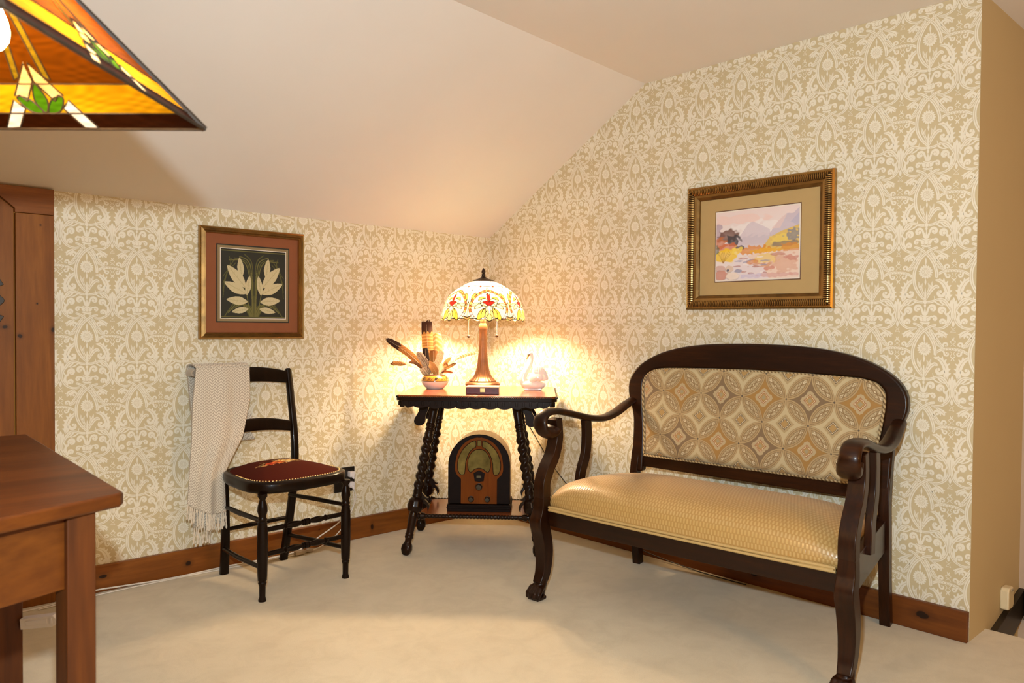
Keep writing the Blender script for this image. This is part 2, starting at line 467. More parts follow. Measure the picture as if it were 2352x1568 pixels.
# flower with buds
for k in range(16):
    a = 2 * PI * k / 16
    st([(418 + 38 * math.cos(a), 660 + 38 * math.sin(a)), (418 + 84 * math.cos(a + 0.06), 660 + 82 * math.sin(a + 0.06))], [12, 28, 20], 2.5, n=4, edge=5, mirror=False)
blob(418, 660, 46, 3.6, False); blob(418, 660, 30, 4.4, False); blob(418, 660, 14, 5.2, False)
for y0, y1 in ((570, 480), (752, 828)):
    st([(418, y0), (418, (y0 + y1) / 2), (418, y1)], [8, 26, 3], 2.4, edge=6, mirror=False)
# leaves rising inside the point of the ogee
st([(418, 1025), (418, 950), (418, 870)], [16, 26, 6], 3.4, mirror=False); st([(420, 1020), (450, 930), (470, 850), (452, 800)], [12, 26, 26, 6], 1.9, vein=4)
st([(420, 1010), (390, 930), (345, 850), (330, 790)], [10, 26, 30, 8], 1.8, vein=4)
# acanthus plume
st([(690, 1010), (700, 940), (690, 870), (650, 800), (600, 765), (545, 758)], [12, 60, 74, 64, 46, 16], 1.2, vein=5)
curl([(700, 950), (690, 915)], 610, 915, 50, 10, 260, [40, 44, 42, 30], 1.6)
for (x0, y0, x1, y1) in ((700, 900, 752, 880), (690, 850, 738, 815), (660, 810, 700, 765), (640, 790, 650, 735), (710, 950, 756, 935), (600, 780, 598, 735)):
    st([(x0, y0), ((x0 + x1) / 2 + 4, (y0 + y1) / 2), (x1, y1)], [26, 26, 8], 1.0)
st([(712, 1010), (728, 955), (716, 930)], [10, 16, 4], 1.4); st([(690, 1020), (672, 960), (690, 930)], [10, 14, 4], 1.4)
# cross band below with side leaf
st([(418, 1042), (480, 1038), (540, 1018), (600, 996), (660, 1010), (705, 1060), (738, 1120)], [34, 34, 32, 34, 44, 40, 22], 2.0, vein=5)
st([(600, 1010), (640, 1050), (690, 1070)], [20, 22, 4], 1.8); st([(540, 1030), (590, 1060), (650, 1075)], [16, 20, 4], 1.7)
st([(540, 1000), (530, 960)], [12, 4], 1.8, edge=5); blob(418, 1042, 26, 3.6, False)
# palmette on the half drop line
for (x, y, dx, dy) in ((775, 968, 0, 60), (742, 1000, 10, 60), (808, 1000, -10, 60), (728, 1040, 18, 40), (822, 1040, -18, 40)):
    st([(x, y), (x + dx * .5, y + dy * .5), (775, y + dy + 30)], [8, 36, 34], 1.5, edge=6, mirror=False)
st([(775, 1040), (775, 1120), (775, 1215)], [70, 48, 18], 1.9, vein=5, mirror=False)
st([(775, 1255), (775, 1290), (775, 1325)], [8, 40, 16], 1.9, mirror=False)
st([(745, 1335), (790, 1375), (805, 1400), (775, 1392), (745, 1400), (760, 1375), (805, 1335)], [5, 5, 5, 5, 5], 1.6, edge=3, mirror=False)
# big C scroll
st([(738, 1090), (757, 1160), (752, 1230), (715, 1300), (650, 1350), (575, 1368), (520, 1352)], [20, 30, 34, 34, 32, 26, 12], 2.0, vein=6)
curl([(742, 1120), (700, 1190), (672, 1160)], 630, 1140, 44, -20, -330, [16, 30, 44, 40, 34], 1.7)
curl([(735, 1240), (700, 1310), (678, 1290)], 640, 1278, 38, 20, -320, [10, 28, 36, 30], 1.6)
st([(700, 1170), (715, 1230), (690, 1290)], [24, 34, 14], 1.5)
# crown
st([(418, 1060), (418, 1085), (418, 1110)], [10, 30, 14], 3.0, mirror=False)
for dx in (-36, 0, 36): st([(418, 1225), (418 + dx * .7, 1170), (418 + dx * 1.1, 1118)], [18, 26, 6], 2.6, edge=7, mirror=False)
curl([(440, 1200), (460, 1130)], 515, 1118, 46, 200, 310, [20, 34, 38, 32], 2.4)
curl([(468, 1245), (495, 1222)], 540, 1245, 34, 220, 300, [18, 26, 28, 24], 2.5)
blob(378, 1255, 34, 2.8); blob(418, 1262, 26, 3.6, False); st([(362, 1215), (418, 1232), (474, 1215)], [10, 22, 10], 3.4, mirror=False)
st([(360, 1300), (418, 1312), (476, 1300)], [20, 24, 20], 2.9, mirror=False)
# leaf sprig beside the crossing (drawn one repeat up)
st([(560, 400), (620, 430), (665, 455), (690, 495)], [12, 40, 58, 14], 1.4, vein=5); st([(655, 445), (712, 455)], [30, 8], 1.3)
st([(640, 470), (640, 505)], [26, 8], 1.3); st([(520, 395), (600, 425)], [8, 6], 1.2, edge=4)
st([(480, 420), (515, 500), (560, 575), (630, 625)], [22, 30, 30, 12], 1.1, vein=4)

def paper_mesh(name, u0, u1, v0, v1, pu, pv, place, clips, ground_poly):
    """repeat the tile over u0..u1, v0..v1 with phase pu,pv; place(u,v,h)->xyz"""
    Vs = []; Fs = []; Ms = []; base = 0
    i0 = int(math.floor((u0 - pu) / TW)) - 1; i1 = int(math.ceil((u1 - pu) / TW)) + 1
    j0 = int(math.floor((v0 - pv) / TH)) - 1; j1 = int(math.ceil((v1 - pv) / TH)) + 1
    tv = []; tf = []; tm = []; bb = 0
    order = sorted(range(len(tile)), key=lambda q: (tile[q][2], q)); rank = {q: r for r, q in enumerate(order)}
    for q, (V, F, lev, mt_) in enumerate(tile):
        tv.append(np.column_stack([V, np.full(len(V), 0.0002 + rank[q] * 1.8e-6)]))
        for f in F:
            f = list(dict.fromkeys(f))
            for k in range(1, len(f) - 1): tf.append([f[0] + bb, f[k] + bb, f[k + 1] + bb]); tm.append(mt_)
        bb += len(V)
    tv = np.vstack(tv); tf = np.array(tf); tm = np.array(tm)
    for j in range(j0, j1 + 1):
        for i in range(i0, i1 + 1):
            V = tv.copy(); V[:, 0] += pu + i * TW; V[:, 1] += pv + j * TH
            if V[:, 0].max() < u0 or V[:, 0].min() > u1 or V[:, 1].max() < v0 or V[:, 1].min() > v1: continue
            Vs.append(V); Fs.append(tf + base); Ms.append(tm); base += len(V)
    V = np.vstack(Vs); F = np.vstack(Fs); Mi = np.concatenate(Ms)
    bm = bmesh.new()
    bv = [bm.verts.new(place(*q)) for q in V]
    for f, mi in zip(F, Mi):
        fc = bm.faces.new([bv[k] for k in f]); fc.material_index = int(mi)
    for co, no in clips:
        bmesh.ops.bisect_plane(bm, geom=bm.verts[:] + bm.edges[:] + bm.faces[:], plane_co=co, plane_no=no, clear_outer=True)
    gv = [bm.verts.new(q) for q in ground_poly]
    fc = bm.faces.new(gv); fc.material_index = 0
    bmesh.ops.triangulate(bm, faces=[fc])
    me = bpy.data.meshes.new(name); bm.to_mesh(me); bm.free()
    for k in ('ground', 'line', 'cream'): me.materials.append(M[k])
    o = bpy.data.objects.new(name, me); COL.objects.link(o); o['kind'] = 'structure'
    return o
# left (knee) wall: y = 0 plane, u = x
DX = -2.228
paper_mesh('wall_left', DX, 0, 0, H1, -1.9235, 0.7487, lambda u, v, h: (u, -h, v),
           [((DX, 0, 0), (-1, 0, 0)), ((0, 0, 0), (1, 0, 0)), ((0, 0, H1), (0, 0, 1)), ((0, 0, 0.05), (0, 0, -1))],
           [(DX, 0, 0), (0, 0, 0), (0, 0, H1), (DX, 0, H1)])
# gable wall: x = 0 plane, u runs to the right = -y
sl = Vector((0, -(H2 - H1), 1.10)).normalized()      # normal of the slope line pointing up/outside
paper_mesh('wall_right', 0, -YE, 0, H2, 2.175, 1.832, lambda u, v, h: (-h, -u, v),
           [((0, YE, 0), (0, -1, 0)), ((0, 0, 0), (0, 1, 0)), ((0, 0, H2), (0, 0, 1)), ((0, 0, 0.05), (0, 0, -1)),
            ((0, 0, H1), (0, (H2 - H1) / 1.28, 1.10 / 1.28))],
           [(0, 0, 0), (0, YE, 0), (0, YE, H2), (0, -1.10, H2), (0, 0, H1)])
c = MB(); c.box((-3.95, 0.0, 0.8), (0.9, 0.02, 1.6)); struct('wall_left_far', c, M['ground'])
# baseboards
bs = MB(); bs.box(((DX) / 2, -0.011, 0.053), (-DX, 0.022, 0.106)); struct('baseboard_left', bs, M['pine_x'], bevel=0.003)
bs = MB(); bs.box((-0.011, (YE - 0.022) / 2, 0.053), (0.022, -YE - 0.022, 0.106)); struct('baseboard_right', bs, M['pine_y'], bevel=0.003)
# stair trim on the return wall
tr = MB(); tr.prism([(0.17, -0.03), (0.59, 0.058), (0.59, -0.04), (0.44, -0.095), (0.17, -0.14)], YE - 0.022, YE, 'xz')
struct('trim_1', tr, M['trimdark'], bevel=0.002)
tr = MB(); tr.box((0.575, YE - 0.9, 0.0), (0.03, 1.75, 0.115)); struct('trim_2', tr, M['trimdark'], bevel=0.002)

# ---- pine door in the knee wall
dr = MB()
dr.prism([(-3.20, 0.01), (-2.358, 0.01), (-2.358, 1.497), (-2.45, 1.574), (-3.10, 1.574), (-3.20, 1.497)], -0.012, 0.02, 'xz')
door = struct('door_1', dr, M['pine'], bevel=0.002)
cs = MB(); cs.box(((-2.355 + DX) / 2, -0.012, 0.741), (0.127, 0.024, 1.482)); struct('door_casing', cs, M['pine'], door, bevel=0.002)
cs = MB(); cs.prism([(DX, 1.4835), (-2.3565, 1.4835), (-2.3565, 1.4985), (-2.449, 1.5755), (-2.449, 1.5805), (DX, 1.5805)], -0.024, 0.0, 'xz'); struct('door_casing', cs, M['pine_x'], door, bevel=0.0015)
for zz, xx_, r in ((0.62, -2.30, .008), (1.43, -2.287, 0.004), (1.19, -2.292, 0.004)):
    pass
ir = MB()
ic = (-2.458, 1.155)
out = []
for k in range(48):
    a = 2 * PI * k / 48; r = 0.062 + 0.006 * math.cos(8 * a)
    out.append((ic[0] + r * math.cos(a), ic[1] + r * math.sin(a)))
ir.prism(out, -0.024, -0.012, 'xz')
for s_ in (1, -1):
    ir.prism([(ic[0] + 0.035, ic[1] + s_ * 0.045), (ic[0] + 0.066, ic[1] + s_ * 0.058), (ic[0] + 0.056, ic[1] + s_ * 0.076), (ic[0] + 0.03, ic[1] + s_ * 0.10), (ic[0] - 0.01, ic[1] + s_ * 0.075)], -0.022, -0.012, 'xz')
ir.lathe([(0.0, 0), (0.03, 0.0), (0.034, 0.012), (0.02, 0.03), (0.0, 0.034)], 20, M=Matrix.Translation((ic[0], -0.024, ic[1])) @ Matrix.Rotation(PI / 2, 4, 'X'), cap=False)
struct('door_latch_plate', ir, M['iron'], door, bevel=0.002)
# ------------------------------------------------------------ furniture materials
M['mahog'] = wood('mahogany_x', (0.007, 0.0018, 0.0005), (0.018, 0.0046, 0.001), (0.045, 0.012, 0.002), axis=0, rough=0.35, coat=0.12, gs=8, crough=0.18, spec=0.22)
M['mahogz'] = wood('mahogany_z', (0.007, 0.0018, 0.0005), (0.018, 0.0046, 0.001), (0.045, 0.012, 0.002), axis=2, rough=0.35, coat=0.12, gs=8, crough=0.18, spec=0.22)
M['ebony'] = wood('dark_carved_wood', (0.005, 0.0014, 0.0005), (0.010, 0.0030, 0.001), (0.020, 0.006, 0.002), axis=2, rough=0.28, coat=0.12, gs=8, crough=0.08, spec=0.2)
M['ebonyx'] = wood('dark_table_edge', (0.005, 0.0014, 0.0005), (0.010, 0.0030, 0.001), (0.020, 0.006, 0.002), axis=0, rough=0.28, coat=0.12, gs=8, crough=0.08, spec=0.2)
M['tabletop'] = wood('polished_table_top', (0.16, 0.035, 0.007), (0.26, 0.065, 0.012), (0.36, 0.10, 0.02), axis=0, rough=0.22, coat=0.3, gs=6, crough=0.12)
M['blackwood'] = wood('black_chair_wood', (0.004, 0.0015, 0.0007), (0.007, 0.0026, 0.0011), (0.013, 0.005, 0.002), axis=2, rough=0.32, coat=0.08, gs=8, crough=0.1, spec=0.15)
M['desk'] = wood('worn_red_brown_wood', (0.045, 0.010, 0.001), (0.095, 0.024, 0.002), (0.16, 0.045, 0.004), axis=0, rough=0.45, coat=0.08, gs=5, crough=0.3)
M['deskz'] = wood('worn_red_brown_leg', (0.040, 0.009, 0.001), (0.085, 0.021, 0.002), (0.13, 0.035, 0.003), axis=2, rough=0.5, coat=0.05, gs=6, crough=0.3)
M['brass'] = plain('brass', (0.72, 0.50, 0.20), 0.3, 0.05, 30, metal=1.0)

def T(x, y, z): return Matrix.Translation((x, y, z))
def RX(a): return Matrix.Rotation(math.radians(a), 4, 'X')
def RY(a): return Matrix.Rotation(math.radians(a), 4, 'Y')
def RZ(a): return Matrix.Rotation(math.radians(a), 4, 'Z')
def align(p0, p1):
    """matrix taking local z (0..length) onto p0->p1"""
    d = Vector(p1) - Vector(p0)
    return Matrix.Translation(p0) @ d.to_track_quat('Z', 'Y').to_matrix().to_4x4(), d.length

# ------------------------------------------------------------ settee
def make_settee():
    t = thing('settee', 'dark mahogany two-seat settee with gold satin seat and circle-patterned upholstered back', 'settee', (-0.107, -1.735, 0), math.radians(-90 + 4.5))
    # back leans: y offset with height
    def by(z): return 0.075 * max(0, (z - 0.40)) / 0.6 - 0.02
    # fabric of the back
    mt, nt, b = new_mat('circle_lattice_fabric'); setp(b, 0.75, sheen=0.3)
    vec, x = coords(nt)
    X = (x[0] + 0.40) / 0.186; Z = (x[2] - 0.798) / (0.096 * 2)
    wob = noise(nt, vec, 60, 2) * 0.02 - 0.01
    u = X + Z + wob; v = X - Z + wob
    fu = u.fr(); fv = v.fr(); a = (fu - 0.5).ab(); c = (fv - 0.5).ab()
    mx_ = a.mx(c); mn_ = a.mn(c)
    d = ((1 - mx_) * (1 - mx_) + mn_ * mn_).sq()
    par = (u.fl() - v.fl()).md(2).gt(0.5)               # alternate rows
    alt = (u.fl()).md(2).gt(0.5)
    g0 = mix(nt, alt, (0.34, 0.185, 0.045), (0.20, 0.130, 0.065))
    g1 = rgb(nt, (0.50, 0.415, 0.24))
    col = mix(nt, par, g0, g1)
    nz = noise(nt, vec, 160, 3, 0.7)
    # scalloped halo and centre diamond of each cell
    ang = (mx_ - mn_)
    halo = mx_ + (mn_ * 42.0).sin() * 0.012
    col = mix(nt, halo.lt(0.215) * (1 - par), col, (0.44, 0.34, 0.19))
    col = mix(nt, (mx_ + (nz - 0.5) * 0.10).lt(0.20) * par, col, (0.40, 0.30, 0.15))
    col = mix(nt, mx_.lt(0.135) * (1 - par), col, (0.30, 0.115, 0.03))
    col = mix(nt, mx_.lt(0.135) * par, col, (0.12, 0.085, 0.045))
    bead = mx_.band(0.095, 0.122) * ((mn_ * 150.0).sin().gt(-0.2))
    col = mix(nt, bead, col, (0.62, 0.52, 0.33))
    col = mix(nt, mx_.lt(0.085), col, (0.40, 0.25, 0.085))
    col = mix(nt, mx_.lt(0.05) * (1 - par), col, (0.34, 0.28, 0.16))
    # vesica leaves: rings then paisley
    col = mix(nt, d.lt(0.712), col, (0.22, 0.145, 0.06))
    col = mix(nt, d.lt(0.705), col, (0.42, 0.30, 0.145))
    col = mix(nt, d.band(0.655, 0.668), col, (0.20, 0.13, 0.055))
    col = mix(nt, d.lt(0.655), col, (0.38, 0.265, 0.125))
    core = mix(nt, nz.gt(0.5), (0.33, 0.245, 0.125), (0.47, 0.375, 0.22))
    col = mix(nt, d.lt(0.615), col, (0.17, 0.105, 0.04)); n1 = mix(nt, d.lt(0.603), col, core); col = n1
    # s shaped stripe in the leaf core
    sgn = (fu - fv)
    q = (0.5 - mx_) + ((mn_ * 16.0).sin()) * 0.03
    col = mix(nt, q.band(0.028, 0.05) * d.lt(0.60), col, (0.24, 0.15, 0.06))
    col = mix(nt, q.band(0.0, 0.014) * d.lt(0.60), col, (0.66, 0.58, 0.40))
    dotd = mx_.gt(0.475) * mn_.gt(0.475)
    col = mix(nt, dotd, col, (0.10, 0.075, 0.05))
    nt.links.new(col, b.inputs['Base Color'])
    bump(nt, b, noise(nt, vec, 500, 2), 0.25, 0.0008)
    M['lattice'] = mt
    # satin of the seat
    mt, nt, b = new_mat('gold_satin'); setp(b, 0.42, sheen=0.1)
    vec, uv = coords(nt, 'UV')
    bx = uv[0] / 0.0125; by_ = uv[1] / 0.019; row = by_.fl()
    cx_ = (bx + row * 0.5).fr(); cy_ = by_.fr()
    dash = cx_.band(0.26, 0.74) * cy_.band(0.08, 0.92)
    nt.links.new(mix(nt, dash, (0.40, 0.235, 0.070), (0.50, 0.32, 0.11)), b.inputs['Base Color'])
    r_ = 0.50 - dash * 0.20; nt.links.new(r_.k, b.inputs['Roughness'])
    sp_ = dash * 0.7 + 0.45; nt.links.new(sp_.k, b.inputs['Specular IOR Level'])
    bump(nt, b, dash, 0.25, 0.0006)
    M['satin'] = mt
    # outline of the arched back, half width as function
    half = [(0.0, 1.012), (0.16, 1.008), (0.30, 0.995), (0.42, 0.968), (0.51, 0.928), (0.565, 0.885), (0.592, 0.84), (0.597, 0.79), (0.580, 0.735), (0.560, 0.68), (0.552, 0.60), (0.548, 0.43)]
    oh = cr(half, 5)
    outer = oh + [(-x_, z_) for x_, z_ in reversed(oh)][0:-1]
    ih = cr([(0.0, 0.905), (0.30, 0.900), (0.44, 0.892), (0.495, 0.872), (0.520, 0.83), (0.515, 0.74), (0.497, 0.62), (0.490, 0.505)], 5)
    inner = ih + [(-x_, z_) for x_, z_ in reversed(ih)][0:-1]
    def frame_mesh(outer, inner, y0, y1):
        mb = MB(); n = len(outer)
        # resample inner to the same number of points by parameter
        def res(L, n_):
            P = np.array(L); s_ = np.concatenate([[0], np.cumsum(np.hypot(*np.diff(P, axis=0).T))])
            q_ = np.linspace(0, s_[-1], n_); return list(zip(np.interp(q_, s_, P[:, 0]), np.interp(q_, s_, P[:, 1])))
        N_ = 90; A = res(outer, N_); B = res(inner, N_)
        vs = []
        for L, k in ((A, 0), (B, 1)):
            for x_, z_ in L: vs.append((x_, by(z_) + y0, z_))
            for x_, z_ in L: vs.append((x_, by(z_) + y1, z_))
        fs = []
        for i in range(N_ - 1):
            a0, a1 = i, i + 1
            fs += [(a0, a1, 2 * N_ + a1, 2 * N_ + a0), (N_ + a0, 3 * N_ + a0, 3 * N_ + a1, N_ + a1), (a0, N_ + a0, N_ + a1, a1), (2 * N_ + a0, 2 * N_ + a1, 3 * N_ + a1, 3 * N_ + a0)]
        for e in (0, N_ - 1): fs.append((e, 2 * N_ + e, 3 * N_ + e, N_ + e))
        mb.add(vs, fs); return mb
    # the arch ring runs from right bottom over the top to left bottom
    rr = list(reversed(oh)) + [(-x_, z_) for x_, z_ in oh[1:]]
    ri = list(reversed(ih + [(0.490, 0.43)])) + [(-x_, z_) for x_, z_ in (ih + [(0.490, 0.43)])[1:]]
    obj('back_frame', frame_mesh(rr, ri, -0.022, 0.022), M['mahog'], t, bevel=0.010, bseg=3)
    mb = MB(); mb.prism([(-0.50, 0.452), (0.50, 0.452), (0.50, 0.507), (-0.50, 0.507)], -0.018 - 0.005, 0.018 - 0.005, 'xz')
    obj('lower_rail', mb, M['mahog'], t, bevel=0.004)
    # upholstered back panel: cushion bulging forward
    hp = list(reversed(ih[:-1])); 
    def halfw(z_):
        P = np.array(ih[::-1]); return float(np.interp(z_, P[:, 1], P[:, 0]))
    def panel(y_sign):
        def f(u_, v_):
            # polar-like mapping of unit square to the panel outline
            a_ = 2 * u_ - 1; z_ = 0.505 + (0.905 - 0.505) * v_
            w_ = halfw(min(z_, 0.903)) if v_ > 0 else 0.490
            e = max(0.0, 1 - abs(a_) ** 8) ** 0.5 * max(0.0, 1 - abs(2 * v_ - 1) ** 10) ** 0.5
            return (a_ * w_, by(z_) + y_sign * (0.012 + 0.026 * e), z_)
        return f
    mb = MB(); mb.grid(panel(-1), 60, 34); mb.grid(panel(1), 30, 18)
    obj('back_panel', mb, M['lattice'], t, sharp=60)
    loop = ih + [(-x_, z_) for x_, z_ in ih[::-1]][:-1] 
    path = [(x_ * 0.992, by(z_) - 0.020, 0.505 + (z_ - 0.505) * 0.985) for x_, z_ in ih[::-1]] + [(-x_ * 0.992, by(z_) - 0.020, 0.505 + (z_ - 0.505) * 0.985) for x_, z_ in ih[1:]]
    mb = MB(); mb.tube(path, 0.0055, n=8, closed=True)
    mt, nt, b = new_mat('patterned_welt'); setp(b, 0.8)
    vec, x = coords(nt); s_ = ((x[0] + x[2] * 0.8) * 420.0).sin()
    nt.links.new(ramp(nt, s_ * 0.5 + 0.5, [(0.3, (0.17, 0.11, 0.045)), (0.6, (0.48, 0.37, 0.20))]), b.inputs['Base Color'])
    obj('back_welt', mb, mt, t, sharp=80)
    # rear legs
    for sx in (-1, 1):
        pts = [(sx * 0.535, 0.015, 0.0), (sx * 0.535, -0.012, 0.2), (sx * 0.535, -0.022, 0.36), (sx * 0.532, -0.018, 0.46), (sx * 0.530, by(0.7), 0.62)]
        mb = MB(); mb.sweep(cr(pts, 4), [(-0.019, -0.019), (0.019, -0.019), (0.019, 0.019), (-0.019, 0.019)], up=(0, -1, 0))
        obj('leg', mb, M['mahogz'], t, bevel=0.003)
    # seat: trapezoid, crowned, rolled front
    fz, rz = 0.56, 0.51
    yF, yB = -0.635, -0.035
    prof = cr([(yB, 0.415), (yB - 0.05, 0.440), (-0.20, 0.468), (-0.35, 0.484), (-0.48, 0.486), (-0.575, 0.472), (-0.625, 0.442), (-0.640, 0.40), (-0.637, 0.36)], 4)
    L = np.concatenate([[0], np.cumsum([math.dist(prof[i], prof[i + 1]) for i in range(len(prof) - 1)])])
    def seat(u_, v_):
        k = v_ * (len(prof) - 1); i = min(int(k), len(prof) - 2); f_ = k - i
        y_ = prof[i][0] * (1 - f_) + prof[i + 1][0] * f_; z_ = prof[i][1] * (1 - f_) + prof[i + 1][1] * f_
        a_ = 2 * u_ - 1; wd = rz + (fz - rz) * (yB - y_) / (yB - yF)
        e = 1 - abs(a_) ** 6
        front = max(0, min(1, (0.455 - z_) / 0.09)) if y_ < -0.6 else 0
        z2 = z_ - (1 - e) * 0.040 * (1 - front) + 0.0
        y2 = y_ + (1 - e) * 0.015 * (1 if y_ < -0.55 else 0) - 0.012 * (1 - a_ * a_) * (1 if y_ < -0.55 else 0)
        return (a_ * wd, y2, z2)
    mb = MB()
    mb.grid(seat, 60, len(prof) - 1, uv=lambda u_, v_: ((2 * u_ - 1) * 0.57, float(np.interp(v_ * (len(prof) - 1), range(len(prof)), L))))
    for a_ in (0, 1):   # closing sides
        ring = [seat(a_, j / (len(prof) - 1)) for j in range(len(prof))]
        mb.add(ring + [(ring[0][0], ring[0][1], 0.36)], [tuple(range(len(ring) + 1))], uvs=[(p_[1], p_[2]) for p_ in ring + [(0, ring[0][1], 0.36)]])
    obj('seat', mb, M['satin'], t, sharp=60, recalc=True)
    wl = MB()
    for dz in (0.0, 0.011):
        wl.tube([(x_, -0.640 - 0.012 * (1 - (x_ / 0.57) ** 2), 0.365 - dz) for x_ in np.linspace(-0.556, 0.556, 30)], 0.0052, n=8)
    wl.box((0, -0.642, 0.361), (1.10, 0.006, 0.018))
    obj('seat_welt', wl, plain('gold_welt', (0.46, 0.31, 0.12), 0.5, 0.06, 60), t, sharp=80)
    mb = MB(); mb.sweep([(x_, -0.618 - 0.012 * (1 - (x_ / 0.57) ** 2), 0.322) for x_ in np.linspace(-0.56, 0.56, 16)], [(-0.014, -0.033), (0.014, -0.033), (0.014, 0.033), (-0.014, 0.033)], up=(0, 0, 1))
    obj('front_rail', mb, M['mahog'], t, bevel=0.003)
    mb = MB(); mb.box((0, -0.028, 0.365), (1.04, 0.03, 0.075)); obj('back_rail', mb, M['mahog'], t, bevel=0.003)
    for sx in (-1, 1):
        A = Vector((sx * 0.585, -0.60, 0.335)); B = Vector((sx * 0.528, -0.04, 0.335)); n_ = (B - A).normalized()
        mb = MB(); mb.sweep([A, B], [(-0.014, -0.055), (0.014, -0.055), (0.014, 0.055), (-0.014, 0.055)], up=(0, 0, 1))
        obj('side_rail', mb, M['mahog'], t, bevel=0.003)
        # front leg + arm support: one continuous S-curved post, rectangular section
        xo = sx * 0.592
        P = [(xo, -0.655, 0.055), (xo, -0.630, 0.10), (xo, -0.622, 0.18), (xo, -0.640, 0.26), (xo, -0.655, 0.305), (xo, -0.640, 0.35), (xo, -0.638, 0.42)]
        mb = MB(); mb.sweep(cr(P, 5), [(-0.026, -0.026), (0.026, -0.026), (0.026, 0.026), (-0.026, 0.026)], up=(0, -1, 0),
                            scale=lambda q: (0.80 + 0.30 * max(0, math.sin(min(1, q * 1.0) * PI * 0.85)) * (1 if q < 2 else 1), 0.72 + 0.40 * math.sin(q * PI * 0.9)))
        obj('front_leg', mb, M['mahogz'], t, bevel=0.004)
        # lion paw foot
        mb = MB()
        mb.tube([(xo, -0.632, 0.10), (xo, -0.642, 0.06), (xo, -0.655, 0.022)], [0.021, 0.026, 0.024], n=14)
        for k in range(4):
            dx = (k - 1.5) * 0.0155; ln = 0.040 - 0.006 * abs(k - 1.5)
            mb.tube([(xo + dx * 0.8, -0.650, 0.050), (xo + dx, -0.672, 0.042), (xo + dx * 1.15, -0.672 - ln * 0.6, 0.024), (xo + dx * 1.15, -0.675 - ln * 0.7, 0.008)], [0.010, 0.0125, 0.0115, 0.006], n=10)
        mb.box((xo, -0.665, 0.006), (0.055, 0.055, 0.012))
        obj('paw_foot', mb, M['mahogz'], t, remesh=0.0028)
        # arm support curving up to the scroll
        P = [(xo, -0.638, 0.40), (xo, -0.638, 0.455), (xo, -0.615, 0.505), (xo, -0.575, 0.56), (xo, -0.555, 0.62), (xo, -0.556, 0.67), (xo, -0.562, 0.705)]
        mb = MB(); mb.sweep(cr(P, 5), [(-0.026, -0.021), (0.026, -0.021), (0.026, 0.021), (-0.026, 0.021)], up=(0, -1, 0), scale=lambda q: (1.0, 1.15 - 0.25 * q))
        obj('arm_support', mb, M['mahogz'], t, bevel=0.003)
        # middle baluster slat
        P = [(sx * 0.585, -0.400, 0.36), (sx * 0.583, -0.385, 0.46), (sx * 0.582, -0.352, 0.54), (sx * 0.582, -0.345, 0.62), (sx * 0.582, -0.350, 0.685)]
        mb = MB(); mb.sweep(cr(P, 5), [(-0.012, -0.024), (0.012, -0.024), (0.012, 0.024), (-0.012, 0.024)], up=(0, -1, 0))
        obj('arm_slat', mb, M['mahogz'], t, bevel=0.003)
        # arm: swept S with scroll at the front
        a0 = []
        cyv, czv = -0.598, 0.690
        for k in range(15):
            th = math.radians(-60 + 250 * (1 - k / 14) ) ; r_ = 0.020 + 0.024 * (k / 14)
        sp = [(-0.602, 0.672), (-0.588, 0.682), (-0.594, 0.702), (-0.618, 0.702), (-0.640, 0.682), (-0.636, 0.700), (-0.615, 0.728)]
        P = [(0.585, -0.585, 0.684), (0.589, -0.600, 0.668), (0.596, -0.628, 0.668), (0.602, -0.650, 0.690), (0.604, -0.648, 0.722), (0.603, -0.612, 0.745), (0.602, -0.54, 0.745), (0.595, -0.44, 0.728), (0.592, -0.32, 0.710), (0.590, -0.22, 0.708), (0.588, -0.13, 0.728), (0.584, -0.05, 0.762), (0.580, 0.008, 0.785)]
        P = [(sx * (a - 0.010), b_, c_ - 0.012 - 0.03 * max(0, (b_ + 0.5) / 0.5)) for a, b_, c_ in P]
        Q = cr(P, 5)
        prof_w = lambda q: (1.0 + 0.35 * max(0, 1 - q * 2.2), 0.95 + 0.75 * max(0, 1 - abs(q - 0.12) * 7) )
        mb = MB(); sec = [(0.030 * math.cos(a_) * (1 if True else 1), 0.0150 * math.sin(a_)) for a_ in np.linspace(0, 2 * PI, 16, endpoint=False)]
        sec = [((abs(x_) ** 0.8) * (1 if x_ > 0 else -1) * 0.030 ** 0.2, y_) for x_, y_ in sec]
        # frames: width axis stays sideways
        PV = [Vector(q) for q in Q]; vs = []; n_ = len(sec)
        for i, p_ in enumerate(PV):
            tg = (PV[min(i + 1, len(PV) - 1)] - PV[max(i - 1, 0)]).normalized(); side = Vector((1, 0, 0)); side = (side - tg * side.dot(tg)).normalized(); nr = side.cross(tg)
            q = i / (len(PV) - 1); ws, hs = prof_w(q)
            for x_, y_ in sec: vs.append(p_ + side * x_ * ws * (1 if q < 0.8 else 1 - (q - 0.8) * 0.9) + nr * y_ * hs)
        fs = [(j * n_ + k, j * n_ + (k + 1) % n_, (j + 1) * n_ + (k + 1) % n_, (j + 1) * n_ + k) for j in range(len(PV) - 1) for k in range(n_)]
        fs += [tuple(range(n_)), tuple((len(PV) - 1) * n_ + k for k in range(n_))]
        mb.add(vs, fs)
        obj('arm', mb, M['mahog'], t, sharp=50)
    for o in list(bpy.data.objects):      # the front stands a little to the right of the back
        if o.parent == t:
            for v_ in o.data.vertices: v_.co.x += -0.05 * v_.co.y
    return t
make_settee()

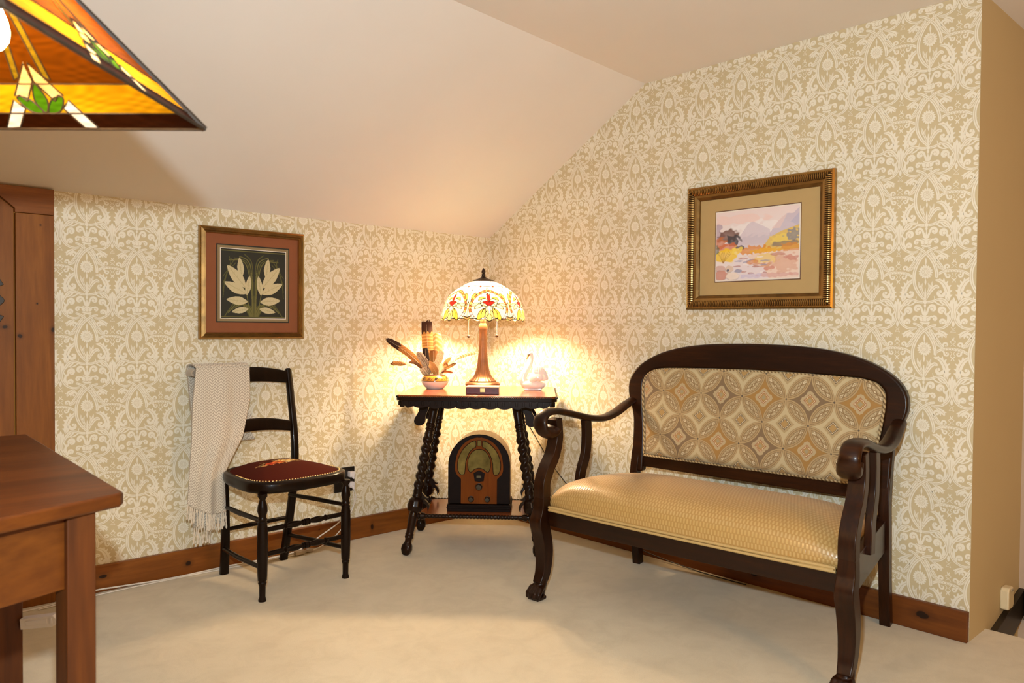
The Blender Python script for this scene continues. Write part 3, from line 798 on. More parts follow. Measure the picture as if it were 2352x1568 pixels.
# ------------------------------------------------------------ carved side table
def make_table():
    t = thing('side_table', 'dark carved occasional table with twisted legs and lower shelf in the corner', 'table', (-0.459, -0.447, 0), math.radians(-45))
    x0, x1, y0, y1 = -0.345, 0.385, -0.375, 0.215
    cx_ = (x0 + x1) / 2; cy_ = (y0 + y1) / 2
    def slab(z0, z1, e):
        mb = MB(); r = 0.03
        out = []
        for (sx, sy) in ((1, -1), (1, 1), (-1, 1), (-1, -1)):
            cx2 = cx_ + sx * ((x1 - x0) / 2 - e - r); cy2 = cy_ + sy * ((y1 - y0) / 2 - e - r)
            a0 = {(1, -1): -90, (1, 1): 0, (-1, 1): 90, (-1, -1): 180}[(sx, sy)]
            for k in range(6): a = math.radians(a0 + 18 * k); out.append((cx2 + r * math.cos(a), cy2 + r * math.sin(a)))
        mb.prism(out, z0, z1, 'xy'); return mb
    obj('table_top', slab(0.750, 0.760, 0.006), M['tabletop'], t, bevel=0.002)
    # moulded edge with beads
    mb = slab(0.736, 0.751, 0.0)
    def beads(xa, ya, xb, yb, n_, nx, ny):
        for k in range(n_):
            f_ = (k + 0.5) / n_; x_ = xa + (xb - xa) * f_; y_ = ya + (yb - ya) * f_
            mb.box((x_ + nx * 0.001, y_ + ny * 0.001, 0.7525), (0.0055 if nx == 0 else 0.012, 0.0055 if ny == 0 else 0.012, 0.006))
    beads(x0 + 0.02, y0 + 0.004, x1 - 0.02, y0 + 0.004, 74, 0, -1); beads(x0 + 0.004, y0 + 0.02, x0 + 0.004, y1 - 0.02, 58, -1, 0); beads(x1 - 0.004, y0 + 0.02, x1 - 0.004, y1 - 0.02, 58, 1, 0)
    obj('moulded_edge', mb, M['ebonyx'], t, bevel=0.0012, bseg=1)
    # scalloped apron
    ap = MB()
    def apron(L, M_):
        out = [(-L / 2, 0.737), (L / 2, 0.737)]; n_ = 96
        for k in range(n_ + 1):
            x_ = L / 2 - L * k / n_; s_ = abs(math.sin(PI * k / n_ * 11)); z_ = 0.712 - 0.010 * s_ ** 0.6 - (0.004 if 20 < k < 76 else 0)
            if k < 5: z_ = 0.737 - (0.737 - z_) * k / 5
            if k > n_ - 5: z_ = 0.737 - (0.737 - z_) * (n_ - k) / 5
            out.append((x_, z_))
        ap.prism(out, -0.009, 0.009, 'xz', M=M_)
        for k in range(23):
            x_ = -L / 2 + L * (k + 0.5) / 23; ap.box((x_, -0.010, 0.722), (0.010, 0.006, 0.02), M=M_)
    apron(x1 - x0 - 0.03, T(cx_, y0 + 0.022, 0)); apron(x1 - x0 - 0.03, T(cx_, y1 - 0.022, 0) @ RZ(180))
    apron(y1 - y0 - 0.03, T(x0 + 0.022, cy_, 0) @ RZ(-90)); apron(y1 - y0 - 0.03, T(x1 - 0.022, cy_, 0) @ RZ(90))
    obj('apron', ap, M['ebonyx'], t, bevel=0.0015, bseg=1)
    def prof(s_, L):
        """radius along the leg, s from the foot (0) to the top (L)"""
        z = s_ / L * 0.735
        pts = [(0, 0.012), (0.008, 0.020), (0.026, 0.0265), (0.044, 0.024), (0.058, 0.016), (0.072, 0.0155), (0.082, 0.021), (0.088, 0.018), (0.094, 0.021), (0.100, 0.017), (0.18, 0.0205), (0.196, 0.017), (0.203, 0.030), (0.225, 0.034), (0.25, 0.029), (0.262, 0.020),
               (0.270, 0.023), (0.280, 0.019), (0.292, 0.021), (0.56, 0.021), (0.572, 0.018), (0.580, 0.023), (0.588, 0.018), (0.600, 0.024), (0.610, 0.019), (0.69, 0.022), (0.735, 0.026)]
        return float(np.interp(z, [a for a, _ in pts], [b_ for _, b_ in pts]))
    for sx in (-1, 1):
        for (yt, yf) in ((-0.165, -0.255), (0.10, 0.19)):
            A = (sx * 0.312 - 0.004, yf, 0.0); B = (sx * 0.188, yt, 0.738)
            Mx, L = align(A, B)
            def f(u_, v_):
                s_ = v_ * L; z = v_ * 0.735; r = prof(s_, L); a = u_ * 2 * PI
                if 0.295 < z < 0.557:
                    e = min(1, (z - 0.295) / 0.02, (0.557 - z) / 0.02)
                    c_ = math.cos(a * 1 - sx * z * 2 * PI / 0.085)
                    c2 = math.cos(2 * a - sx * z * 2 * PI / 0.042)
                    r *= 1 + e * 0.20 * c2
                elif 0.198 < z < 0.262: r *= 1 + 0.13 * abs(math.cos(a * 4))
                elif z < 0.05: r *= 1 + 0.07 * math.cos(a * 4)
                return (r * math.cos(a), r * math.sin(a), s_)
            mb = MB(); mb.grid(f, 28, 230, cu=True, M=Mx)
            obj('leg', mb, M['ebony'], t, sharp=60)
            # scroll bracket beside the leg head
            br = [(235, 240), (270, 252), (290, 275), (303, 305), (305, 340), (292, 370), (276, 400), (271, 428), (288, 449), (318, 452), (342, 436), (348, 405), (352, 372), (366, 340), (372, 300), (372, 240)]
            o2 = [(sx * (-( (a_ - 410) * 0.00070) + 0.195), 0.738 - (b_ - 240) * 0.00066) for a_, b_ in cr(br, 3)]
            mb = MB(); mb.prism(o2, yt - 0.011, yt + 0.011, 'xz'); obj('bracket', mb, M['ebonyx'], t, bevel=0.003)
    # shelf with turned front rail
    mb = MB()
    so = [(-0.262, -0.185), (0.258, -0.185), (0.262, -0.10), (0.235, 0.0), (0.25, 0.14), (-0.25, 0.14), (-0.235, 0.0), (-0.262, -0.10)]
    mb.prism([(a_, b_) for a_, b_ in so], 0.158, 0.178, 'xy'); obj('shelf', mb, M['tabletop'], t, bevel=0.003)
    for yy in (-0.194, 0.152):
        n_ = 240
        Mx, L = align((-0.272, yy, 0.170), (0.268, yy, 0.170))
        def rr(z):
            q = min(z, L - z)
            if q < 0.004: return 0.010
            if q < 0.012: return 0.018
            if q < 0.018: return 0.011
            if q < 0.040: return 0.019 - 0.25 * (q - 0.018)
            if q < 0.046: return 0.010
            return 0.0085 + 0.0022 * abs(math.sin(z / 0.0165 * PI))
        mb = MB(); mb.lathe([(rr(L * k / n_), L * k / n_) for k in range(n_ + 1)], 14, M=Mx); obj('turned_rail', mb, M['ebonyx'], t, sharp=60)
    for sx in (-1, 1):
        for yy in (-0.205, 0.150):
            hk = cr([(340, 880), (368, 900), (392, 930), (412, 936), (398, 946), (384, 946), (408, 972), (420, 1003), (406, 1036), (402, 1005), (384, 978), (360, 986), (345, 1000), (330, 990)], 3)
            o2 = [(sx * (-(a_ - 340) * 0.00064 + 0.262), 0.163 + (1090 - b_) * 0.00063) for a_, b_ in hk]
            mb = MB(); mb.prism(o2, yy - 0.011, yy + 0.011, 'xz'); obj('carved_claw', mb, M['ebonyx'], t, bevel=0.003)
    return t
make_table()

# ------------------------------------------------------------ side chair
CH_LOC = (-1.457, -0.3195, 0); CH_ROT = math.radians(5)
def make_chair():
    t = thing('side_chair', 'black wooden side chair with dark red needlepoint seat, by the outlet', 'chair', CH_LOC, CH_ROT)
    bw = M['blackwood']
    fp = [(0.015, 0), (0.0155, 0.006), (0.012, 0.018), (0.0125, 0.06), (0.0165, 0.072), (0.0135, 0.077), (0.0175, 0.083), (0.0185, 0.10), (0.0205, 0.18), (0.0200, 0.285), (0.0175, 0.300), (0.0190, 0.306), (0.0145, 0.312), (0.0185, 0.320), (0.0140, 0.328), (0.0150, 0.335), (0.0195, 0.352), (0.0180, 0.372), (0.0120, 0.392), (0.0115, 0.398), (0.0185, 0.408), (0.0185, 0.418), (0.0130, 0.420)]
    for sx in (-1, 1):
        mb = MB(); mb.lathe(fp, 24, M=T(sx * 0.195, -0.205, 0)); obj('front_leg', mb, bw, t, sharp=40)
        e_ = 0.018 if sx < 0 else -0.006
        P = [(sx * (0.150 - e_), 0.215, 0), (sx * (0.158 - e_), 0.190, 0.15), (sx * (0.170 - e_), 0.170, 0.32), (sx * (0.178 - e_ * 0.7), 0.165, 0.46), (sx * (0.186 - e_ * 0.4), 0.180, 0.58), (sx * 0.192, 0.210, 0.72), (sx * 0.195, 0.238, 0.84), (sx * 0.195, 0.246, 0.872)]
        sec = [(0.017 * math.cos(a) , 0.0145 * math.sin(a)) for a in np.linspace(0, 2 * PI, 14, endpoint=False)]
        sec = [(math.copysign(abs(a / 0.017) ** 0.55 * 0.017, a), math.copysign(abs(c / 0.0145) ** 0.55 * 0.0145, c)) for a, c in sec]
        mb = MB(); mb.sweep(cr(P, 5), sec, up=(0, -1, 0), scale=lambda q: (1.05 - 0.25 * q, 1.05 - 0.1 * q) if q < 0.97 else (0.6, 0.6)); obj('back_post', mb, bw, t, sharp=50)
    def rail(zc, zh, arch, yb, bow, xw):
        mb = MB()
        def f(u_, v_):
            a = v_ * 2 * PI; x_ = -xw + 2 * xw * u_; k = 1 - (x_ / xw) ** 2
            h = zh * (0.82 + 0.18 * k)
            yy = 0.008 * math.copysign(abs(math.cos(a)) ** 0.6, math.cos(a)); zz = h / 2 * math.copysign(abs(math.sin(a)) ** 0.35, math.sin(a))
            return (x_, yb + bow * k + yy, zc + arch * k + zz)
        mb.grid(f, 24, 20, cv=True); return mb
    obj('crest_rail', rail(0.832, 0.066, 0.020, 0.235, 0.018, 0.190), bw, t, sharp=50)
    obj('middle_rail', rail(0.612, 0.056, 0.020, 0.188, 0.020, 0.183), bw, t, sharp=50)
    # turned front stretchers and plain side stretchers
    for z in (0.275, 0.180):
        Mx, L = align((-0.185, -0.205, z), (0.185, -0.205, z))
        def rr(s_):
            q = abs(s_ - L / 2)
            if q < 0.007: return 0.0135
            if q < 0.011: return 0.008
            if q < 0.018: return 0.0125
            if q < 0.023: return 0.008
            if q < 0.085: return 0.0085 + 0.0045 * math.sin((q - 0.023) / 0.062 * PI)
            if q < 0.090: return 0.007
            if q < 0.098: return 0.0125
            if q < 0.102: return 0.007
            return 0.0098 - 0.015 * max(0, q - 0.13)
        mb = MB(); mb.lathe([(rr(L * k / 120), L * k / 120) for k in range(121)], 16, M=Mx); obj('front_stretcher', mb, bw, t, sharp=50)
    for sx in (-1, 1):
        for z in (0.312, 0.128):
            mb = MB(); mb.tube([(sx * 0.193, -0.195, z), (sx * 0.180, 0.0, z - 0.004), (sx * (0.163 - (0.012 if sx < 0 else 0)), 0.178, z - 0.010)], [0.0085, 0.0105, 0.0085], n=12); obj('side_stretcher', mb, bw, t)
    mb = MB(); mb.tube([(-0.143, 0.180, 0.20), (0, 0.180, 0.20), (0.155, 0.180, 0.20)], [0.0085, 0.0105, 0.0085], n=12); obj('rear_stretcher', mb, bw, t)
    # seat frame and cushion: rounded trapezoid
    def rim(a, e=0.0):
        ca, sa = math.cos(a), math.sin(a); n_ = 3.6
        r = (abs(ca) ** n_ + abs(sa) ** n_) ** (-1 / n_)
        y = -0.018 + r * sa * 0.222; k = (y + 0.24) / 0.444
        hw = 0.236 - 0.052 * k ** 1.3 if k > 0 else 0.236
        x = r * ca * hw
        if y < 0: y -= 0.010 * (1 - (x / 0.236) ** 2)
        s_ = 1 - e
        return x * s_, -0.018 + (y + 0.018) * s_
    def fr(u_, v_):
        a = u_ * 2 * PI; sec = [(0.16, 0.418), (0.03, 0.416), (0.005, 0.424), (0.0, 0.440), (0.010, 0.456), (0.07, 0.462), (0.13, 0.458), (0.16, 0.44)]
        k = v_ * 8; i = int(k) % 8; j = (i + 1) % 8; f_ = k - int(k)
        e = sec[i][0] * (1 - f_) + sec[j][0] * f_; z = sec[i][1] * (1 - f_) + sec[j][1] * f_
        x, y = rim(a, e); return (x, y, z)
    mb = MB(); mb.grid(fr, 72, 16, cu=True, cv=True); obj('seat_frame', mb, bw, t, sharp=60)
    # needlepoint cushion painted with a bunch of flowers
    nr, na = 60, 220
    def cush(u_, v_):
        x, y = rim(u_ * 2 * PI, 0.10 + 0.90 * v_ * 0.9999)
        r = 1 - v_; return (x, y, 0.458 + 0.042 * (1 - r ** 2.4))
    def flowers(U, V):
        P = [cush(a, b_) for a, b_ in zip(U, V)]; X = np.array([p_[0] for p_ in P]) / 1.12; Y = (np.array([p_[1] for p_ in P]) + 0.035) / 1.25
        pt = Paint(X, Y, (0.062, 0.008, 0.0035))
        rs = np.random.RandomState(3)
        for k in range(26):   # leaves round the bunch
            a = rs.uniform(0, 6.28); r = rs.uniform(0.6, 1.0); x = 0.098 * r * math.cos(a); y = 0.012 + 0.036 * r * math.sin(a)
            d = rs.uniform(0, 3.1); pt.line([(x, y), (x + 0.013 * math.cos(a), y + 0.009 * math.sin(a))], 0.0042, [(0.42, 0.33, 0.12), (0.50, 0.28, 0.10), (0.30, 0.27, 0.10)][k % 3])
        for x, y, r, c_ in ((-0.050, 0.0, 0.022, (0.50, 0.06, 0.02)), (-0.015, 0.004, 0.026, (0.62, 0.16, 0.04)), (0.028, 0.014, 0.026, (0.72, 0.50, 0.20)), (0.060, 0.024, 0.018, (0.62, 0.40, 0.14)), (-0.078, -0.006, 0.012, (0.60, 0.30, 0.10)), (0.0, 0.03, 0.013, (0.70, 0.42, 0.16)), (0.082, 0.034, 0.010, (0.6, 0.42, 0.2)), (0.015, -0.010, 0.012, (0.66, 0.52, 0.28))):
            pt.disc(x, y, r, c_, ry=r * 0.72)
            for k in range(7):
                a = 0.9 * k; pt.disc(x + r * 0.62 * math.cos(a), y + r * 0.42 * math.sin(a), r * 0.30, tuple(min(1, q * (1.35 if k % 2 else 0.6)) for q in c_))
            pt.disc(x, y, r * 0.25, tuple(q * 0.5 for q in c_))
        return pt.c
    paint_grid('cushion', na, nr, cush, flowers, attr_mat('needlepoint', 0.95, bmp=0.4, bs=420, spec=0.1), t, closed=True)
    nail = MB(); nail.lathe([(0.0032, 0), (0.0030, 0.0012), (0.0018, 0.0024), (0.0, 0.0028)], 10, cap=False)
    o0 = obj('nail_head', nail, M['brass'], t)
    for k in range(64):
        a = PI * 0.97 + PI * 1.06 * (k / 63)
        x, y = rim(a, 0.095)
        o = o0 if k == 0 else o0.copy()
        if k: COL.objects.link(o); o.parent = t
        o.location = (x, y, 0.4615)
    return t
make_chair()
# ------------------------------------------------------------ stained glass table lamp
def table_pt(u_, v_, z):      # table frame (x right, y towards the corner) to world
    c_, s_ = math.cos(math.radians(-45)), math.sin(math.radians(-45))
    return (-0.459 + u_ * c_ - v_ * s_, -0.447 + u_ * s_ + v_ * c_, z)
TOPZ = 0.760
def make_lamp():
    t = thing('table_lamp', 'lit table lamp with domed floral stained glass shade and fluted bronze base', 'lamp', table_pt(0.019, 0.03, TOPZ), math.radians(-45))
    br = plain('aged_bronze', (0.12, 0.052, 0.022), 0.38, 0.3, 30, metal=0.5)
    dk = plain('dark_bronze', (0.035, 0.014, 0.006), 0.4, 0.2, 30, metal=0.4)
    mb = MB(); mb.lathe([(0.0, 0.006), (0.070, 0.006), (0.078, 0.010), (0.086, 0.018), (0.088, 0.026), (0.082, 0.033), (0.070, 0.037), (0.0, 0.038)], 48, cap=False)
    for k in range(4):
        a = PI / 4 + k * PI / 2 
        mb.lathe([(0.0, 0.0), (0.014, 0.0), (0.017, 0.006), (0.014, 0.016), (0.0, 0.018)], 14, M=T(0.074 * math.cos(a), 0.074 * math.sin(a), 0), cap=False)
    obj('base', mb, br, t, sharp=50)
    P = [(0.066, 0.036), (0.067, 0.041), (0.058, 0.049), (0.046, 0.062), (0.036, 0.085), (0.029, 0.115), (0.0245, 0.15), (0.0215, 0.19), (0.0185, 0.24), (0.0185, 0.275), (0.0205, 0.293)]
    P = cr(P, 5)
    mb = MB(); mb.lathe(P, 96, mod=lambda r, z, a: r * (1 + (0.05 if z < 0.286 else 0) * (abs(math.cos(a * 12)) - 0.6)))
    obj('fluted_column', mb, br, t, sharp=60)
    mb = MB(); mb.lathe([(0.020, 0.292), (0.0225, 0.300), (0.0225, 0.312), (0.018, 0.324), (0.0135, 0.330), (0.0150, 0.334), (0.0160, 0.339), (0.0140, 0.343), (0.0155, 0.349), (0.0130, 0.354), (0.010, 0.36), (0.008, 0.40), (0.006, 0.53)], 32)
    obj('neck', mb, br, t, sharp=60)
    # dome: six repeated floral medallions painted into the glass
    zp = [(0.0, 0.2095), (0.014, 0.2085), (0.050, 0.200), (0.087, 0.1865), (0.123, 0.1640), (0.155, 0.1230), (0.175, 0.088), (0.190, 0.052)]
    pc = cr([(r, z) for z, r in zp], 8); PL = np.array(pc)
    arc = np.concatenate([[0], np.cumsum(np.hypot(*np.diff(PL, axis=0).T))]); AL = arc[-1]
    def rz(v_): return float(np.interp(v_ * AL, arc, PL[:, 0])), float(np.interp(v_ * AL, arc, PL[:, 1]))
    NU, NV = 720, 96
    th0 = math.radians(-90 + 12.5)
    def droop(seg):   # seg -0.5..0.5 inside a medallion
        a = abs(seg)
        return 0.011 * max(0, 1 - (a / 0.085) ** 2) + 0.005 * max(0, math.cos((a - 0.24) * PI / 0.12)) * (0.15 < a < 0.34) + 0.007 * max(0, 1 - abs(a - 0.5) / 0.06)
    def dome(u_, v_):
        r, z = rz(v_); th = th0 + (u_ - 0.5 / 6) * 2 * PI; seg = ((u_ * 6) % 1) - 0.5
        return (r * math.cos(th), r * math.sin(th), 0.347 + z - droop(seg) * max(0, 1 - v_ * 8))
    def glass(U, V):
        seg = ((U * 6) % 1) - 0.5
        z = np.interp(V * AL, arc, PL[:, 1]); z = z - np.array([droop(s_) for s_ in seg]) * np.clip(1 - V * 8, 0, 1)
        # pixel frame of one medallion: x 1190 centre, y down
        X = 1190 + seg * (2 * PI / 6) * 860; Y = 1180 - z / 0.002146 * 9.22
        lead = (0.02, 0.012, 0.008); cream = (0.93, 0.86, 0.60)
        pt = Paint(X, Y, cream)
        pt.put(V > 0.55, (0.97, 0.93, 0.76))
        def sym(fn, *a):
            fn(*a); b_ = list(a); b_[0] = [(2380 - x, y) for x, y in a[0]]; fn(*b_)
        def petal(pts, c_, lw=13):
            q = cr(pts, 4, closed=True); pt.poly(q, c_); pt.line(q + [q[0]], lw, lead)
        def petals(pts, c_, lw=13): petal(pts, c_, lw); petal([(2380 - x, y) for x, y in pts], c_, lw)
        # upper net
        for y in (495, 600): pt.line([(700, y - 20), (1190, y), (1680, y - 20)], 12, lead) if y == 495 else None
        for xx_ in (740, 940, 1190, 1440, 1640): pt.line([(xx_, 340), (xx_ + (1190 - xx_) * 0.12, 495), (xx_, 600)], 12, lead)
        petals([(965, 470), (1010, 490), (965, 512), (930, 490)], (0.30, 0.03, 0.01), 6)
        pt.poly([(1190, 500), (1135, 600), (1245, 600)], (0.80, 0.82, 0.42)); pt.line([(1135, 600), (1190, 500), (1245, 600)], 12, lead)
        # corner leaf outside the ring
        sym(pt.line, [(1600, 930), (1640, 820), (1640, 700)], 12, lead)
        petals([(1500, 640), (1590, 700), (1580, 810), (1510, 740)], (0.80, 0.50, 0.10))
        # ring
        ring = [(1190 + 402 * math.cos(a), 935 + 340 * math.sin(a)) for a in np.linspace(0, 2 * PI, 80)]
        d = pt.dist(ring); a_ = np.arctan2(Y - 935, X - 1190)
        segc = (np.floor(a_ / 0.16) % 2 == 0)
        pt.put(d < 30, lead); pt.put((d < 20) & segc, (0.50, 0.13, 0.03)); pt.put((d < 20) & ~segc, (0.80, 0.42, 0.12)); pt.put((d < 22) & (np.abs(((a_ / 0.16) % 1) - 0.5) > 0.44), lead)
        low = (Y > 1050) & (d < 20); pt.put(low, (0.62, 0.55, 0.62)); pt.put(low & (np.abs(((a_ / 0.16) % 1) - 0.5) > 0.42), lead)
        # triangle fillers and scallop border
        sym(pt.line, [(1560, 1120), (1640, 1140), (1640, 1200)], 13, lead)
        sym(pt.poly, [(1570, 1130), (1642, 1150), (1642, 1215), (1560, 1170)], (0.70, 0.36, 0.12)); sym(pt.line, [(1570, 1130), (1642, 1150), (1642, 1215)], 13, lead)
        # side leaves
        petals([(1590, 900), (1500, 850), (1400, 860), (1460, 910)], (0.86, 0.84, 0.40))
        petals([(1500, 965), (1440, 880), (1350, 870), (1380, 940)], (0.88, 0.86, 0.46))
        petals([(1345, 905), (1290, 860), (1235, 890), (1245, 920)], (0.90, 0.88, 0.50))
        petals([(1420, 800), (1400, 740), (1330, 720), (1260, 745), (1340, 760)], (0.88, 0.66, 0.10))
        petals([(1380, 860), (1350, 780), (1270, 760), (1200, 810), (1290, 810)], (0.92, 0.88, 0.55))
        sym(pt.line, [(1370, 700), (1350, 670)], 12, lead)
        petals([(1245, 940), (1300, 925), (1345, 915), (1300, 905)], (0.9, 0.8, 0.4))
        # lower yellow fan
        petals([(1290, 955), (1390, 1030), (1435, 1160), (1400, 1195), (1350, 1150), (1345, 1040)], (0.86, 0.58, 0.06))
        petals([(1260, 955), (1345, 1040), (1350, 1150), (1290, 1130)], (0.86, 0.66, 0.10))
        petals([(1225, 990), (1275, 1080), (1250, 1150), (1205, 1060)], (0.86, 0.74, 0.22))
        petal([(1190, 1070), (1240, 1140), (1190, 1230), (1140, 1140)], (0.88, 0.78, 0.25))
        # red heart and flame
        petals([(1190, 915), (1190, 820), (1255, 810), (1320, 830), (1250, 880)], (0.42, 0.010, 0.006))
        petal([(1190, 815), (1150, 740), (1150, 660), (1178, 640), (1215, 680), (1222, 760)], (0.72, 0.020, 0.008))
        petal([(1190, 600), (1235, 620), (1215, 680), (1178, 645), (1145, 680), (1140, 620)], (0.80, 0.86, 0.50))
        pt.disc(1190, 948, 44, lead); pt.disc(1190, 948, 36, (0.95, 0.92, 0.85))
        pt.put(np.abs(np.abs(seg) - 0.5) < 0.007, lead)
        pt.put(V < 0.012, lead)
        return pt.c
    mt, nt, b = new_mat('stained_glass_dome')
    a = nt.nodes.new('ShaderNodeAttribute'); a.attribute_name = 'paint'
    tr = nt.nodes.new('ShaderNodeBsdfTranslucent'); nt.links.new(a.outputs['Color'], tr.inputs[0])
    nt.links.new(a.outputs['Color'], b.inputs['Base Color']); setp(b, 0.12)
    mx_ = nt.nodes.new('ShaderNodeMixShader'); mx_.inputs[0].default_value = 0.07
    nt.links.new(b.outputs[0], mx_.inputs[1]); nt.links.new(tr.outputs[0], mx_.inputs[2]); nt.links.new(mx_.outputs[0], nt.nodes['Material Output'].inputs[0])
    paint_grid('lamp_shade', NU, NV, dome, glass, mt, t, closed=True, sharp=80)
    mb = MB(); mb.lathe([(0.054, 0.534), (0.0575, 0.537), (0.048, 0.544), (0.030, 0.549), (0.014, 0.557), (0.009, 0.562), (0.009, 0.566)], 40); obj('shade_cap', mb, dk, t)
    mb = MB(); mb.lathe([(0.006, 0.564), (0.010, 0.568), (0.010, 0.572), (0.006, 0.576), (0.0095, 0.581), (0.010, 0.586), (0.007, 0.594), (0.003, 0.602), (0.0, 0.604)], 20, cap=False); obj('finial', mb, dk, t)
    for x_, y_, zb in ((-0.068, -0.045, 0.262), (0.072, -0.045, 0.266)):
        mb = MB()
        for k in range(26):
            z = zb + 0.008 + k * (0.375 - zb) / 25; mb.lathe([(0, -0.0012), (0.0012, 0), (0, 0.0012)], 6, M=T(x_, y_, z), cap=False)
        mb.tube([(x_, y_, zb), (x_, y_, 0.385)], 0.0008, n=5)
        o = obj('pull_chain', mb, plain('chain_metal', (0.75, 0.65, 0.5), 0.3, 0.05, metal=0.8), t)
        mb = MB(); mb.lathe([(0, -0.0075)] + [(0.0075 * math.sin(a_), -0.0075 * math.cos(a_)) for a_ in np.linspace(0.3, 2.9, 8)] + [(0, 0.0075)], 16, M=T(x_, y_, zb), cap=False); obj('pull_bead', mb, dk, o)
    # two bulbs in their sockets, and the light they give
    em = bpy.data.materials.new('lit_bulb'); em.use_nodes = True; eb = em.node_tree.nodes['Principled BSDF']
    eb.inputs['Base Color'].default_value = (1, 0.9, 0.7, 1); eb.inputs['Emission Color'].default_value = (1, 0.70, 0.42, 1); eb.inputs['Emission Strength'].default_value = 900
    for sx in (-1, 1):
        p0 = Vector((sx * 0.012, 0, 0.415)); d = Vector((sx * 0.80, 0, 0.60)).normalized()
        Mx, _ = align(p0, p0 + d)
        mb = MB(); mb.lathe([(0.012, 0.0), (0.014, 0.03), (0.012, 0.032)], 16, M=Mx); so = obj('socket', mb, br, t)
        mb = MB(); mb.lathe([(0.012, 0.032), (0.016, 0.045), (0.027, 0.065), (0.030, 0.082), (0.024, 0.100), (0.0, 0.112)], 20, M=Mx, cap=False)
        obj('bulb', mb, em, t)
    return t
make_lamp()

# ------------------------------------------------------------ small box in front of the lamp
def make_box():
    t = thing('keepsake_box', 'small dark maroon box with brass clasp and pale lid, before the lamp', 'box', table_pt(0.042, -0.245, TOPZ), math.radians(-45 - 0.5))
    mar = plain('maroon_leather', (0.10, 0.016, 0.022), 0.3, 0.35, 60, coat=0.4)
    mb = MB(); mb.box((0, 0, 0.0155), (0.152, 0.085, 0.031)); obj('body', mb, mar, t, bevel=0.0025)
    mb = MB(); mb.box((0, 0, 0.0335), (0.154, 0.087, 0.0045)); obj('lid', mb, plain('pale_lid', (0.62, 0.45, 0.30), 0.4, 0.1, 40), t, bevel=0.0015)
    mb = MB(); mb.box((0.0, -0.0435, 0.019), (0.022, 0.003, 0.018)); obj('clasp', mb, M['brass'], t, bevel=0.0008)
    for x_ in (-0.013, 0.018):
        mb = MB(); mb.box((x_, -0.043, 0.0155), (0.002, 0.002, 0.029)); obj('strap_edge', mb, mar, t)
    return t
make_box()

# ------------------------------------------------------------ porcelain swan
def make_swan():
    t = thing('swan_figurine', 'white glazed porcelain swan figurine at the right end of the carved table', 'figurine', table_pt(0.277, 0.0, TOPZ), math.radians(-45))
    por = plain('white_porcelain', (0.86, 0.80, 0.77), 0.12, 0.02, 10, coat=0.6)
    s_ = 0.000166
    def P(x, y, d=0): return ((x - 600) * s_, d, (1392 - y) * s_)
    mb = MB()
    body = cr([P(215, 1260), P(330, 1230), P(500, 1225), (P(680, 1240)), P(830, 1250), P(930, 1200)], 4)
    rs = np.interp(np.linspace(0, 1, len(body)), [0, .15, .35, .6, .8, 1], [0.010, 0.022, 0.030, 0.029, 0.020, 0.006])
    mb.tube(body, [float(r) for r in rs], n=20, sx=1.15, sy=0.88, up=(0, 0, 1))
    mb.box(P(560, 1370), (0.09, 0.045, 0.006))
    mb.box(P(560, 1330), (0.08, 0.04, 0.02))
    neck = cr([P(300, 1200), P(262, 1060), P(305, 900), P(395, 760), P(475, 620), P(520, 480), P(528, 370), P(495, 300), P(455, 318)], 5)
    rn = np.interp(np.linspace(0, 1, len(neck)), [0, .12, .3, .5, .7, .85, 1], [0.022, 0.0195, 0.0165, 0.012, 0.0078, 0.0072, 0.0078])
    mb.tube(neck, [float(r) for r in rn], n=18)
    mb.tube([P(480, 305), P(440, 335)], [0.0085, 0.0065], n=14)
    for sy in (-1, 1):
        # folded wing raised over the back, blades fanned
        w_ = cr([P(470, 1160, sy * 0.020), P(560, 1020, sy * 0.028), P(700, 950, sy * 0.030), P(850, 990, sy * 0.027), P(930, 1080, sy * 0.020)], 4)
        mb.tube(w_, [float(r) for r in np.interp(np.linspace(0, 1, len(w_)), [0, .3, .7, 1], [0.012, 0.024, 0.024, 0.010])], n=14, sx=0.45)
        for k in range(12):
            f_ = k / 11; a = math.radians(100 - 92 * f_)
            bx, bz = 640 + 70 * f_, 1010 + 70 * f_; ln = 365 - 90 * abs(f_ - 0.35)
            ex, ey = bx + ln * math.cos(a), bz - ln * math.sin(a)
            mb.tube(cr([P(bx, bz, sy * 0.026), P((bx + ex) / 2 + 25, (bz + ey) / 2, sy * 0.031), P(ex, ey, sy * 0.022)], 3), [0.0075, 0.0078, 0.0082, 0.0082, 0.008, 0.0076, 0.0058], n=10, sx=0.7)
    obj('body', mb, por, t, remesh=0.0017)
    mb = MB(); mb.tube([P(455, 325), P(410, 400), P(385, 450), P(345, 492)], [0.0052, 0.0040, 0.0028, 0.0010], n=10)
    obj('beak', mb, plain('orange_beak', (0.50, 0.20, 0.05), 0.3, 0.1, 60), t)
    mb = MB(); mb.tube([P(478, 300, -0.004), P(440, 335, -0.002), P(380, 352, 0)], [0.0030, 0.0036, 0.0012], n=8, sx=1.9)
    obj('face_mask', mb, plain('brown_glaze', (0.06, 0.03, 0.015), 0.2, 0.1, 60), t)
    return t
make_swan()

